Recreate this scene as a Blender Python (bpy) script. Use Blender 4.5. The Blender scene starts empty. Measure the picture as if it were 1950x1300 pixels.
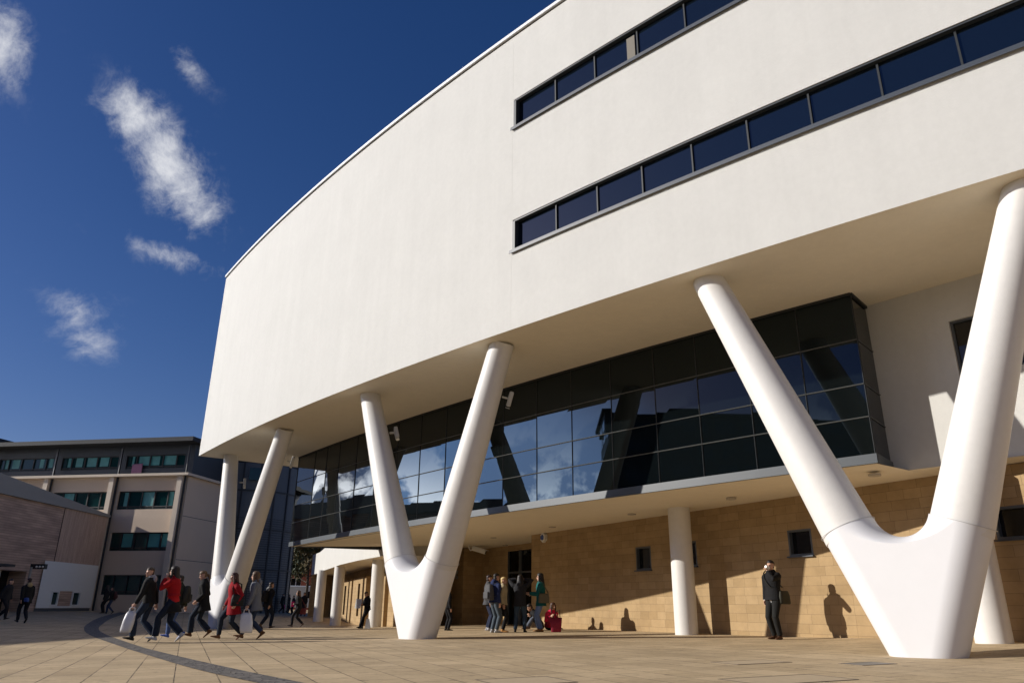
import bpy, math, random
import numpy as np
from mathutils import Vector, Matrix
from mathutils.bvhtree import BVHTree
R = math.radians
rnd = random.Random(7)
scene = bpy.context.scene
col = scene.collection

# ------------------------------------------------------------------ camera
EYE = 0.80                      # a low, crouching viewpoint above the plaza
FPX, PITCH, ROLL = 1400.607, 0.3447685, 0.0102561
cam_d = bpy.data.cameras.new('camera'); cam_d.sensor_width = 36.0
cam_d.lens = 36.0 * FPX / 1950.0
cam_d.clip_start = 0.05; cam_d.clip_end = 5000
cam = bpy.data.objects.new('camera', cam_d); col.objects.link(cam); scene.camera = cam
_U = Vector((0, -math.sin(PITCH), math.cos(PITCH))); _W = Vector((1, 0, 0))
_F = Vector((0, math.cos(PITCH), math.sin(PITCH)))
_X = _W * math.cos(ROLL) + _U * math.sin(ROLL); _Y = -_W * math.sin(ROLL) + _U * math.cos(ROLL)
cam.matrix_world = Matrix(((_X.x, _Y.x, -_F.x, 0), (_X.y, _Y.y, -_F.y, 0), (_X.z, _Y.z, -_F.z, EYE), (0, 0, 0, 1)))

def ray(px, py):
    d = _X * (px - 975) - _Y * (py - 650) + _F * FPX
    return d
def at_depth(px, py, y):
    d = ray(px, py); k = y / d.y
    return Vector((d.x * k, y, EYE + d.z * k))
def at_z(px, py, z):
    d = ray(px, py); k = (z - EYE) / d.z
    return Vector((d.x * k, d.y * k, z))
def on_wall(px, py, A, B):      # the point of the vertical wall through plan points A, B seen at a photo pixel
    d = ray(px, py); n = Vector((B[1] - A[1], A[0] - B[0]))
    k = (n.x * A[0] + n.y * A[1]) / (n.x * d.x + n.y * d.y)
    return Vector((d.x * k, d.y * k, EYE + d.z * k))
def gz(x, y):                   # the plaza falls gently to the north-west
    z = .018 * min(max(x, -8), 7) + .05 * min(max(x - 7, 0), 2.5)
    z += .018 * math.log1p(math.exp((-11 - max(x, -40)) / 1.5))
    z -= .28 * math.exp(-((x + 11) / 9) ** 2 - ((y - 48) / 14) ** 2)
    return z
def ground(px, py):
    d = ray(px, py); z = 0.0
    for _ in range(200):
        k = (z - EYE) / d.z; z = .6 * z + .4 * gz(d.x * k, d.y * k)
    return Vector((d.x * k, d.y * k, z))

# ------------------------------------------------------------------ sky and sun
SUN_BEARING, SUN_ELEV = 269.0, 21.0
SKY_STRENGTH = 0.056
scene.view_settings.view_transform = 'Standard'; scene.view_settings.look = 'None'
scene.view_settings.exposure = 0.2; scene.view_settings.gamma = 1.0
scene.view_settings.use_curve_mapping = False
world = bpy.data.worlds.new('World'); scene.world = world; world.use_nodes = True
wt = world.node_tree; wt.nodes.clear()
def nn(t, kind, **kw):
    n = t.nodes.new(kind)
    for k, v in kw.items():
        if k.startswith('i_'): n.inputs[k[2:].replace('_', ' ')].default_value = v
        else: setattr(n, k, v)
    return n
def math_node(t, op, a, b=None, clamp=False):
    n = t.nodes.new('ShaderNodeMath'); n.operation = op; n.use_clamp = clamp
    for i, v in enumerate((a, b)):
        if v is None: continue
        if isinstance(v, (int, float)): n.inputs[i].default_value = v
        else: t.links.new(v, n.inputs[i])
    return n.outputs[0]
sky = nn(wt, 'ShaderNodeTexSky', sky_type='NISHITA', sun_disc=False)
sky.sun_elevation = R(SUN_ELEV); sky.sun_rotation = R(SUN_BEARING)
sky.altitude = 60; sky.air_density = 1.0; sky.dust_density = 0.5; sky.ozone_density = 4.0
geo = wt.nodes.new('ShaderNodeTexCoord')
def sky_dir(px, py): return ray(px, py).normalized()
# clouds: (one end, other end, half width) of each wisp, as seen from the plaza
CLOUDS = [((226, 195), (300, 262), 50, .95), ((270, 240), (352, 345), 58, 1.0), ((345, 330), (394, 438), 50, .92),
          ((315, 80), (388, 160), 28, .5), ((240, 462), (440, 520), 28, .58), ((0, 10), (12, 135), 46, .72),
          ((110, 575), (195, 640), 54, .48), ((140, 625), (195, 665), 44, .5), ((150, 180), (205, 205), 24, .3), ((300, 340), (330, 410), 40, .4)]
nz = nn(wt, 'ShaderNodeTexNoise', i_Scale=16.0, i_Detail=9.0, i_Roughness=.62)
wz = nn(wt, 'ShaderNodeTexNoise', i_Scale=9.0, i_Detail=3.0); wt.links.new(geo.outputs['Generated'], wz.inputs['Vector'])
wv = nn(wt, 'ShaderNodeVectorMath', operation='SCALE'); wt.links.new(wz.outputs[1], wv.inputs[0]); wv.inputs['Scale'].default_value = .06
wa = nn(wt, 'ShaderNodeVectorMath', operation='ADD'); wt.links.new(geo.outputs['Generated'], wa.inputs[0]); wt.links.new(wv.outputs[0], wa.inputs[1])
wt.links.new(wa.outputs[0], nz.inputs['Vector'])
nz2 = nn(wt, 'ShaderNodeTexNoise', i_Scale=46.0, i_Detail=8.0, i_Roughness=.68)
wt.links.new(wa.outputs[0], nz2.inputs['Vector'])
fb = math_node(wt, 'ADD', math_node(wt, 'MULTIPLY', nz.outputs[0], .6), math_node(wt, 'MULTIPLY', nz2.outputs[0], .4))
mask = None
for (a, b, w, amp) in CLOUDS:
    da, db = sky_dir(*a), sky_dir(*b); c = (da + db).normalized()
    ax = (db - da); half = ax.length / 2; ax.normalize(); ay = c.cross(ax).normalized()
    wid = w / 1500.0; half += wid * .6
    def dot(v):
        n = wt.nodes.new('ShaderNodeVectorMath'); n.operation = 'DOT_PRODUCT'
        wt.links.new(geo.outputs['Generated'], n.inputs[0]); n.inputs[1].default_value = v; return n.outputs['Value']
    ex = math_node(wt, 'POWER', math_node(wt, 'ABSOLUTE', math_node(wt, 'DIVIDE', math_node(wt, 'SUBTRACT', dot(ax), c.dot(ax)), half)), 2.0)
    ey = math_node(wt, 'POWER', math_node(wt, 'ABSOLUTE', math_node(wt, 'DIVIDE', math_node(wt, 'SUBTRACT', dot(ay), c.dot(ay)), wid)), 2.0)
    front = math_node(wt, 'GREATER_THAN', dot(c), 0.3)
    g = math_node(wt, 'MULTIPLY', math_node(wt, 'EXPONENT', math_node(wt, 'MULTIPLY', math_node(wt, 'ADD', ex, ey), -1.1)), amp)
    g = math_node(wt, 'MULTIPLY', g, front)
    mask = g if mask is None else math_node(wt, 'MAXIMUM', mask, g)
dens = math_node(wt, 'ADD', mask, math_node(wt, 'MULTIPLY', math_node(wt, 'SUBTRACT', fb, .5), 2.9))
fray = nn(wt, 'ShaderNodeMapRange', clamp=True, interpolation_type='SMOOTHSTEP'); fray.inputs[1].default_value = .16; fray.inputs[2].default_value = 1.45
wt.links.new(dens, fray.inputs[0])
m1 = math_node(wt, 'MULTIPLY', fray.outputs[0], math_node(wt, 'MULTIPLY', mask, 2.2, True), True)
# a bank of cumulus low in the west (seen in the glazing) - a band in elevation broken up by noise
sep = wt.nodes.new('ShaderNodeSeparateXYZ'); wt.links.new(geo.outputs['Generated'], sep.inputs[0])
band = math_node(wt, 'EXPONENT', math_node(wt, 'MULTIPLY', math_node(wt, 'POWER', math_node(wt, 'ABSOLUTE', math_node(wt, 'DIVIDE', math_node(wt, 'SUBTRACT', sep.outputs[2], .06), .09)), 2.0), -1.0))
west = math_node(wt, 'LESS_THAN', sep.outputs[0], -.85)
nzb = nn(wt, 'ShaderNodeTexNoise', i_Scale=13.0, i_Detail=9.0, i_Roughness=.6)
wt.links.new(geo.outputs['Generated'], nzb.inputs['Vector'])
mrb = nn(wt, 'ShaderNodeMapRange', clamp=True); mrb.inputs[1].default_value = .49; mrb.inputs[2].default_value = .56
wt.links.new(nzb.outputs[0], mrb.inputs[0])
m2 = math_node(wt, 'MULTIPLY', math_node(wt, 'MULTIPLY', band, mrb.outputs[0]), west, True)
grade = nn(wt, 'ShaderNodeHueSaturation'); grade.inputs['Saturation'].default_value = 1.25; grade.inputs['Value'].default_value = 1.0
tint = nn(wt, 'ShaderNodeMix', data_type='RGBA', blend_type='MULTIPLY'); tint.inputs[0].default_value = 1; wt.links.new(sky.outputs[0], tint.inputs[6]); tint.inputs[7].default_value = (1.18, .98, 1.10, 1)
wt.links.new(tint.outputs[2], grade.inputs['Color'])
# extra blue added to the low western sky, brightening its reflection in the glazing
wdot = wt.nodes.new('ShaderNodeVectorMath'); wdot.operation = 'DOT_PRODUCT'; wt.links.new(geo.outputs['Generated'], wdot.inputs[0]); wdot.inputs[1].default_value = (math.sin(R(276)), math.cos(R(276)), 0)
glow_a = nn(wt, 'ShaderNodeMapRange', clamp=True, interpolation_type='SMOOTHSTEP'); glow_a.inputs[1].default_value = .925; glow_a.inputs[2].default_value = .975; wt.links.new(wdot.outputs['Value'], glow_a.inputs[0])
glow_e = nn(wt, 'ShaderNodeMapRange', clamp=True, interpolation_type='SMOOTHSTEP'); glow_e.inputs[1].default_value = .36; glow_e.inputs[2].default_value = .24; wt.links.new(sep.outputs[2], glow_e.inputs[0])
glow = math_node(wt, 'MULTIPLY', glow_a.outputs[0], glow_e.outputs[0])
gmix = nn(wt, 'ShaderNodeMix', data_type='RGBA', blend_type='ADD'); wt.links.new(glow, gmix.inputs[0]); wt.links.new(grade.outputs[0], gmix.inputs[6]); gmix.inputs[7].default_value = (11, 23, 42, 1)
mixc = nn(wt, 'ShaderNodeMix', data_type='RGBA')
wt.links.new(m1, mixc.inputs[0]); wt.links.new(gmix.outputs[2], mixc.inputs[6]); mixc.inputs[7].default_value = (12.0, 12.2, 12.8, 1)
mixd = nn(wt, 'ShaderNodeMix', data_type='RGBA')
wt.links.new(m2, mixd.inputs[0]); wt.links.new(mixc.outputs[2], mixd.inputs[6]); mixd.inputs[7].default_value = (200, 197, 194, 1)
bg = nn(wt, 'ShaderNodeBackground', i_Strength=SKY_STRENGTH); wt.links.new(mixd.outputs[2], bg.inputs[0])
wo = wt.nodes.new('ShaderNodeOutputWorld'); wt.links.new(bg.outputs[0], wo.inputs[0])
sun_d = bpy.data.lights.new('sun', 'SUN'); sun_d.energy = 4.8; sun_d.angle = R(.53); sun_d.color = (1.0, .95, .875)
sun = bpy.data.objects.new('sun', sun_d); col.objects.link(sun)
sb, se = R(SUN_BEARING), R(SUN_ELEV)
to_sun = Vector((math.sin(sb) * math.cos(se), math.cos(sb) * math.cos(se), math.sin(se)))
sun.rotation_euler = to_sun.to_track_quat('Z', 'Y').to_euler()

# ------------------------------------------------------------------ materials
MATS = {}
def mat(name, base, rough=.7, metallic=0., spec=.5, var=.0, vscale=3., bump=0., bscale=40., coord='Object', ior=1.5):
    m = bpy.data.materials.new(name); m.use_nodes = True; t = m.node_tree
    b = t.nodes['Principled BSDF']; b.inputs['Base Color'].default_value = (*base, 1)
    b.inputs['Roughness'].default_value = rough; b.inputs['Metallic'].default_value = metallic
    b.inputs['Specular IOR Level'].default_value = spec; b.inputs['IOR'].default_value = ior
    tc = t.nodes.new('ShaderNodeTexCoord')
    if var:
        n = nn(t, 'ShaderNodeTexNoise', i_Scale=vscale, i_Detail=5.0, i_Roughness=.6); t.links.new(tc.outputs[coord], n.inputs['Vector'])
        mx = nn(t, 'ShaderNodeMix', data_type='RGBA'); t.links.new(n.outputs[0], mx.inputs[0])
        mx.inputs[6].default_value = (*[c * (1 - var) for c in base], 1); mx.inputs[7].default_value = (*[min(1, c * (1 + var)) for c in base], 1)
        t.links.new(mx.outputs[2], b.inputs['Base Color'])
    if bump:
        n = nn(t, 'ShaderNodeTexNoise', i_Scale=bscale, i_Detail=4.0, i_Roughness=.6); t.links.new(tc.outputs[coord], n.inputs['Vector'])
        bp = nn(t, 'ShaderNodeBump', i_Strength=bump, i_Distance=.02); t.links.new(n.outputs[0], bp.inputs['Height']); t.links.new(bp.outputs[0], b.inputs['Normal'])
    MATS[name] = m
    return m
def weather(m):
    t = m.node_tree; b = t.nodes['Principled BSDF']; src = b.inputs['Base Color'].links[0].from_socket
    tc = t.nodes.new('ShaderNodeTexCoord'); mp = nn(t, 'ShaderNodeMapping'); mp.inputs['Scale'].default_value = (2.2, 2.2, .10); t.links.new(tc.outputs['Object'], mp.inputs[0])
    n = nn(t, 'ShaderNodeTexNoise', i_Scale=1.0, i_Detail=5.0, i_Roughness=.65); t.links.new(mp.outputs[0], n.inputs['Vector'])
    mr = nn(t, 'ShaderNodeMapRange'); mr.inputs[1].default_value = .3; mr.inputs[2].default_value = .7; mr.inputs[3].default_value = .975; mr.inputs[4].default_value = 1.02; t.links.new(n.outputs[0], mr.inputs[0])
    n2 = nn(t, 'ShaderNodeTexNoise', i_Scale=7.0, i_Detail=6.0, i_Roughness=.7); t.links.new(tc.outputs['Object'], n2.inputs['Vector'])
    m2 = nn(t, 'ShaderNodeMapRange'); m2.inputs[1].default_value = .3; m2.inputs[2].default_value = .7; m2.inputs[3].default_value = .97; m2.inputs[4].default_value = 1.025; t.links.new(n2.outputs[0], m2.inputs[0])
    vm = nn(t, 'ShaderNodeVectorMath', operation='SCALE'); t.links.new(src, vm.inputs[0]); t.links.new(math_node(t, 'MULTIPLY', mr.outputs[0], m2.outputs[0]), vm.inputs['Scale']); t.links.new(vm.outputs[0], b.inputs['Base Color'])
def brick_mat(name, c1, c2, mortar, bw, rh, msize=.006, rough=.85, off=.5, squash=1.0, sqf=2, var=.12, bump=.35, spec=.3):
    m = bpy.data.materials.new(name); m.use_nodes = True; t = m.node_tree; b = t.nodes['Principled BSDF']
    b.inputs['Roughness'].default_value = rough; b.inputs['Specular IOR Level'].default_value = spec
    tc = t.nodes.new('ShaderNodeTexCoord')
    br = nn(t, 'ShaderNodeTexBrick', offset=off, squash=squash, squash_frequency=sqf)
    br.inputs['Color1'].default_value = (*c1, 1); br.inputs['Color2'].default_value = (*c2, 1); br.inputs['Mortar'].default_value = (*mortar, 1)
    br.inputs['Scale'].default_value = 1.0; br.inputs['Mortar Size'].default_value = msize; br.inputs['Mortar Smooth'].default_value = .15
    br.inputs['Brick Width'].default_value = bw; br.inputs['Row Height'].default_value = rh; br.inputs['Bias'].default_value = 0
    t.links.new(tc.outputs['UV'], br.inputs['Vector'])
    n = nn(t, 'ShaderNodeTexNoise', i_Scale=2.2, i_Detail=8.0, i_Roughness=.68); t.links.new(tc.outputs['UV'], n.inputs['Vector'])
    mr = nn(t, 'ShaderNodeMapRange'); mr.inputs[1].default_value = .3; mr.inputs[2].default_value = .7; mr.inputs[3].default_value = 1 - var; mr.inputs[4].default_value = 1 + var
    t.links.new(n.outputs[0], mr.inputs[0])
    vm = nn(t, 'ShaderNodeVectorMath', operation='SCALE'); t.links.new(br.outputs['Color'], vm.inputs[0]); t.links.new(mr.outputs[0], vm.inputs['Scale'])
    t.links.new(vm.outputs[0], b.inputs['Base Color'])
    bp = nn(t, 'ShaderNodeBump', i_Strength=bump, i_Distance=.012)
    n2 = nn(t, 'ShaderNodeTexNoise', i_Scale=30.0, i_Detail=4.0); t.links.new(tc.outputs['UV'], n2.inputs['Vector'])
    h = math_node(t, 'SUBTRACT', math_node(t, 'MULTIPLY', n2.outputs[0], .35), br.outputs['Fac'])
    t.links.new(h, bp.inputs['Height']); t.links.new(bp.outputs[0], b.inputs['Normal'])
    MATS[name] = m
    return m
def board_mat(name, c1, c2, w, axis, gap=.08, streak=1.0):
    m = bpy.data.materials.new(name); m.use_nodes = True; t = m.node_tree; b = t.nodes['Principled BSDF']; b.inputs['Roughness'].default_value = .8
    tc = t.nodes.new('ShaderNodeTexCoord'); sp = t.nodes.new('ShaderNodeSeparateXYZ'); t.links.new(tc.outputs['UV'], sp.inputs[0])
    v = math_node(t, 'DIVIDE', sp.outputs[axis], w); fl = math_node(t, 'FLOOR', v); fr = math_node(t, 'FRACT', v)
    wn = nn(t, 'ShaderNodeTexNoise', i_Scale=1.0, i_Detail=3.0)
    cb = t.nodes.new('ShaderNodeCombineXYZ'); t.links.new(math_node(t, 'MULTIPLY', fl, 3.713), cb.inputs[0]); t.links.new(math_node(t, 'MULTIPLY', sp.outputs[1 - axis], .45), cb.inputs[1])
    t.links.new(cb.outputs[0], wn.inputs['Vector'])
    mr = nn(t, 'ShaderNodeMapRange'); mr.inputs[1].default_value = .3; mr.inputs[2].default_value = .7; t.links.new(wn.outputs[0], mr.inputs[0])
    mx = nn(t, 'ShaderNodeMix', data_type='RGBA'); t.links.new(mr.outputs[0], mx.inputs[0]); mx.inputs[6].default_value = (*c1, 1); mx.inputs[7].default_value = (*c2, 1)
    gp = math_node(t, 'GREATER_THAN', fr, gap); dk = math_node(t, 'ADD', math_node(t, 'MULTIPLY', gp, .75), .25)
    vm = nn(t, 'ShaderNodeVectorMath', operation='SCALE'); t.links.new(mx.outputs[2], vm.inputs[0]); t.links.new(dk, vm.inputs['Scale'])
    t.links.new(vm.outputs[0], b.inputs['Base Color'])
    MATS[name] = m
    return m
mat('render_white', (.552, .543, .512), .85, spec=.2, var=.06, vscale=.8, bump=.16, bscale=20)
mat('joint_white', (.532, .523, .492), .85)
mat('soffit_cream', (.74, .67, .54), .85, spec=.2, var=.03, vscale=.6)
mat('column_paint', (.68, .66, .625), .5, spec=.35, var=.03, vscale=2.5)
mat('casting_paint', (.70, .695, .70), .48, spec=.35, var=.03, vscale=3)
mat('seam_grey', (.50, .49, .48), .6)
mat('coping_metal', (.74, .75, .76), .4, spec=.5)
mat('dark_gap', (.015, .015, .017), .8)
mat('frame_grey', (.075, .085, .095), .45)
mat('fascia_metal', (.055, .065, .075), .45, metallic=.0, spec=.5, var=.03)
mat('sill_metal', (.05, .06, .075), .5)
mat('blind_beige', (.16, .14, .11), .7)
mat('frame_dark', (.035, .04, .046), .5)
mat('mullion_dark', (.016, .019, .021), .6)
mat('bar_grey', (.075, .08, .08), .4)
for _g in ('render_white', 'column_paint', 'soffit_cream'): weather(MATS[_g])
mat('glass_dark', (.003, .0045, .005), .012, spec=.5, ior=1.53)
mat('glass_strip', (.004, .007, .012), .012, spec=.5, ior=1.9)
mat('glass_teal', (.006, .035, .036), .06, spec=.5, ior=1.6)
mat('glass_window', (.008, .009, .010), .03, spec=.5, ior=1.5)
for _g in ('glass_dark', 'glass_strip'): MATS[_g].node_tree.nodes['Principled BSDF'].inputs['Specular Tint'].default_value = (.62, .82, 1, 1)
brick_mat('sandstone', (.385, .268, .14), (.315, .214, .106), (.19, .13, .072), .68, .225, .004, squash=.62, sqf=2, var=.14)
brick_mat('red_brick', (.36, .075, .03), (.28, .055, .025), (.25, .12, .08), .225, .075, .01, var=.1)
mat('pale_stone', (.42, .38, .32), .8, var=.06)
mat('office_beige', (.60, .475, .36), .85, var=.07, vscale=.5, bump=.1, bscale=8)
mat('office_pilaster', (.62, .52, .41), .8, var=.04)
mat('slate_panel', (.030, .037, .046), .5, var=.1, vscale=.4)
mat('slate_dark', (.022, .026, .032), .5)
mat('drum_cladding', (.075, .09, .108), .45, var=.1, vscale=.6)
mat('roof_dark', (.018, .02, .025), .7)
mat('curtain_teal', (.07, .28, .27), .5, var=.5, vscale=1.4)
board_mat('larch_boards', (.58, .40, .30), (.31, .215, .17), .16, 1)
board_mat('larch_vertical', (.60, .43, .33), (.42, .29, .22), .12, 0, gap=.06)
mat('panel_white', (.74, .74, .71), .7, var=.03)
mat('timber_fascia', (.30, .29, .27), .7, var=.06)
mat('metal_black', (.012, .012, .013), .4)
mat('plastic_white', (.72, .72, .70), .35); mat('lamp_grey', (.45, .45, .43), .5)
mat('plastic_blue', (.03, .08, .32), .35)
mat('foliage_autumn', (.085, .06, .014), .7, var=.5, vscale=2)
mat('foliage_green', (.028, .04, .012), .7, var=.5, vscale=2)
mat('bark', (.05, .038, .028), .9)
mat('van_white', (.5, .53, .58), .3, spec=.5)
mat('rubber', (.02, .02, .02), .8)
mat('lamp_glass', (.8, .8, .75), .2)

# paving: rectangular flags laid in rows, rows run to the north-west
def paving():
    m = bpy.data.materials.new('plaza_paving'); m.use_nodes = True; t = m.node_tree; b = t.nodes['Principled BSDF']
    b.inputs['Roughness'].default_value = .78; b.inputs['Specular IOR Level'].default_value = .3
    tc = t.nodes.new('ShaderNodeTexCoord'); mp = nn(t, 'ShaderNodeMapping'); mp.inputs['Rotation'].default_value = (0, 0, R(-112.5))
    t.links.new(tc.outputs['Object'], mp.inputs[0])
    br = nn(t, 'ShaderNodeTexBrick', offset=.5, squash=.7, squash_frequency=3)
    for k, v in (('Color1', (.52, .395, .24, 1)), ('Color2', (.43, .322, .19, 1)), ('Mortar', (.40, .305, .19, 1)), ('Scale', 1.0), ('Mortar Size', .009), ('Mortar Smooth', .3), ('Brick Width', .72), ('Row Height', .5)):
        br.inputs[k].default_value = v
    t.links.new(mp.outputs[0], br.inputs['Vector'])
    n = nn(t, 'ShaderNodeTexNoise', i_Scale=.55, i_Detail=9.0, i_Roughness=.7); t.links.new(tc.outputs['Object'], n.inputs['Vector'])
    mr = nn(t, 'ShaderNodeMapRange'); mr.inputs[1].default_value = .3; mr.inputs[2].default_value = .7; mr.inputs[3].default_value = .80; mr.inputs[4].default_value = 1.18
    t.links.new(n.outputs[0], mr.inputs[0])
    n3 = nn(t, 'ShaderNodeTexNoise', i_Scale=14.0, i_Detail=6.0, i_Roughness=.75); t.links.new(tc.outputs['Object'], n3.inputs['Vector'])
    mr3 = nn(t, 'ShaderNodeMapRange'); mr3.inputs[1].default_value = .3; mr3.inputs[2].default_value = .7; mr3.inputs[3].default_value = .86; mr3.inputs[4].default_value = 1.12
    t.links.new(n3.outputs[0], mr3.inputs[0])
    nj = nn(t, 'ShaderNodeTexNoise', i_Scale=.9, i_Detail=4.0, i_Roughness=.8); t.links.new(mp.outputs[0], nj.inputs['Vector'])
    mj = nn(t, 'ShaderNodeMapRange', clamp=True); mj.inputs[1].default_value = .40; mj.inputs[2].default_value = .58; mj.inputs[3].default_value = .22; mj.inputs[4].default_value = .86; t.links.new(nj.outputs[0], mj.inputs[0])
    jd = math_node(t, 'SUBTRACT', 1.0, math_node(t, 'MULTIPLY', br.outputs['Fac'], mj.outputs[0]))
    ns = nn(t, 'ShaderNodeTexNoise', i_Scale=5.5, i_Detail=2.0); t.links.new(tc.outputs['Object'], ns.inputs['Vector'])
    ms = nn(t, 'ShaderNodeMapRange', clamp=True); ms.inputs[1].default_value = .66; ms.inputs[2].default_value = .72; ms.inputs[3].default_value = 1.0; ms.inputs[4].default_value = .72; t.links.new(ns.outputs[0], ms.inputs[0])
    wear = math_node(t, 'MULTIPLY', math_node(t, 'MULTIPLY', mr.outputs[0], mr3.outputs[0]), math_node(t, 'MULTIPLY', jd, ms.outputs[0]))
    vm = nn(t, 'ShaderNodeVectorMath', operation='SCALE'); t.links.new(br.outputs['Color'], vm.inputs[0]); t.links.new(wear, vm.inputs['Scale'])
    t.links.new(vm.outputs[0], b.inputs['Base Color'])
    bp = nn(t, 'ShaderNodeBump', i_Strength=.6, i_Distance=.012)
    h = math_node(t, 'SUBTRACT', math_node(t, 'MULTIPLY', n3.outputs[0], .5), br.outputs['Fac'])
    t.links.new(h, bp.inputs['Height']); t.links.new(bp.outputs[0], b.inputs['Normal'])
    MATS['paving'] = m
paving()
def cobbles():
    m = bpy.data.materials.new('dark_setts'); m.use_nodes = True; t = m.node_tree; b = t.nodes['Principled BSDF']; b.inputs['Roughness'].default_value = .75
    tc = t.nodes.new('ShaderNodeTexCoord')
    v = nn(t, 'ShaderNodeTexVoronoi', feature='F1', i_Scale=7.5); t.links.new(tc.outputs['UV'], v.inputs['Vector'])
    e = nn(t, 'ShaderNodeTexVoronoi', feature='DISTANCE_TO_EDGE', i_Scale=7.5); t.links.new(tc.outputs['UV'], e.inputs['Vector'])
    sp = t.nodes.new('ShaderNodeSeparateColor'); t.links.new(v.outputs['Color'], sp.inputs[0])
    mx = nn(t, 'ShaderNodeMix', data_type='RGBA'); t.links.new(sp.outputs[0], mx.inputs[0]); mx.inputs[6].default_value = (.085, .078, .07, 1); mx.inputs[7].default_value = (.17, .15, .13, 1)
    mr = nn(t, 'ShaderNodeMapRange'); mr.inputs[2].default_value = .08; mr.inputs[3].default_value = .3; t.links.new(e.outputs[0], mr.inputs[0])
    vm = nn(t, 'ShaderNodeVectorMath', operation='SCALE'); t.links.new(mx.outputs[2], vm.inputs[0]); t.links.new(mr.outputs[0], vm.inputs['Scale']); t.links.new(vm.outputs[0], b.inputs['Base Color'])
    bp = nn(t, 'ShaderNodeBump', i_Strength=.8, i_Distance=.02); t.links.new(mr.outputs[0], bp.inputs['Height']); t.links.new(bp.outputs[0], b.inputs['Normal'])
    MATS['setts'] = m
cobbles()
_cloth = {}
def cloth(c, rough=.85):
    k = (tuple(c), rough)
    if k not in _cloth:
        _cloth[k] = mat('cloth', c, rough, spec=.2, var=.18, vscale=9, bump=.35, bscale=22)
    return _cloth[k]

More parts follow.
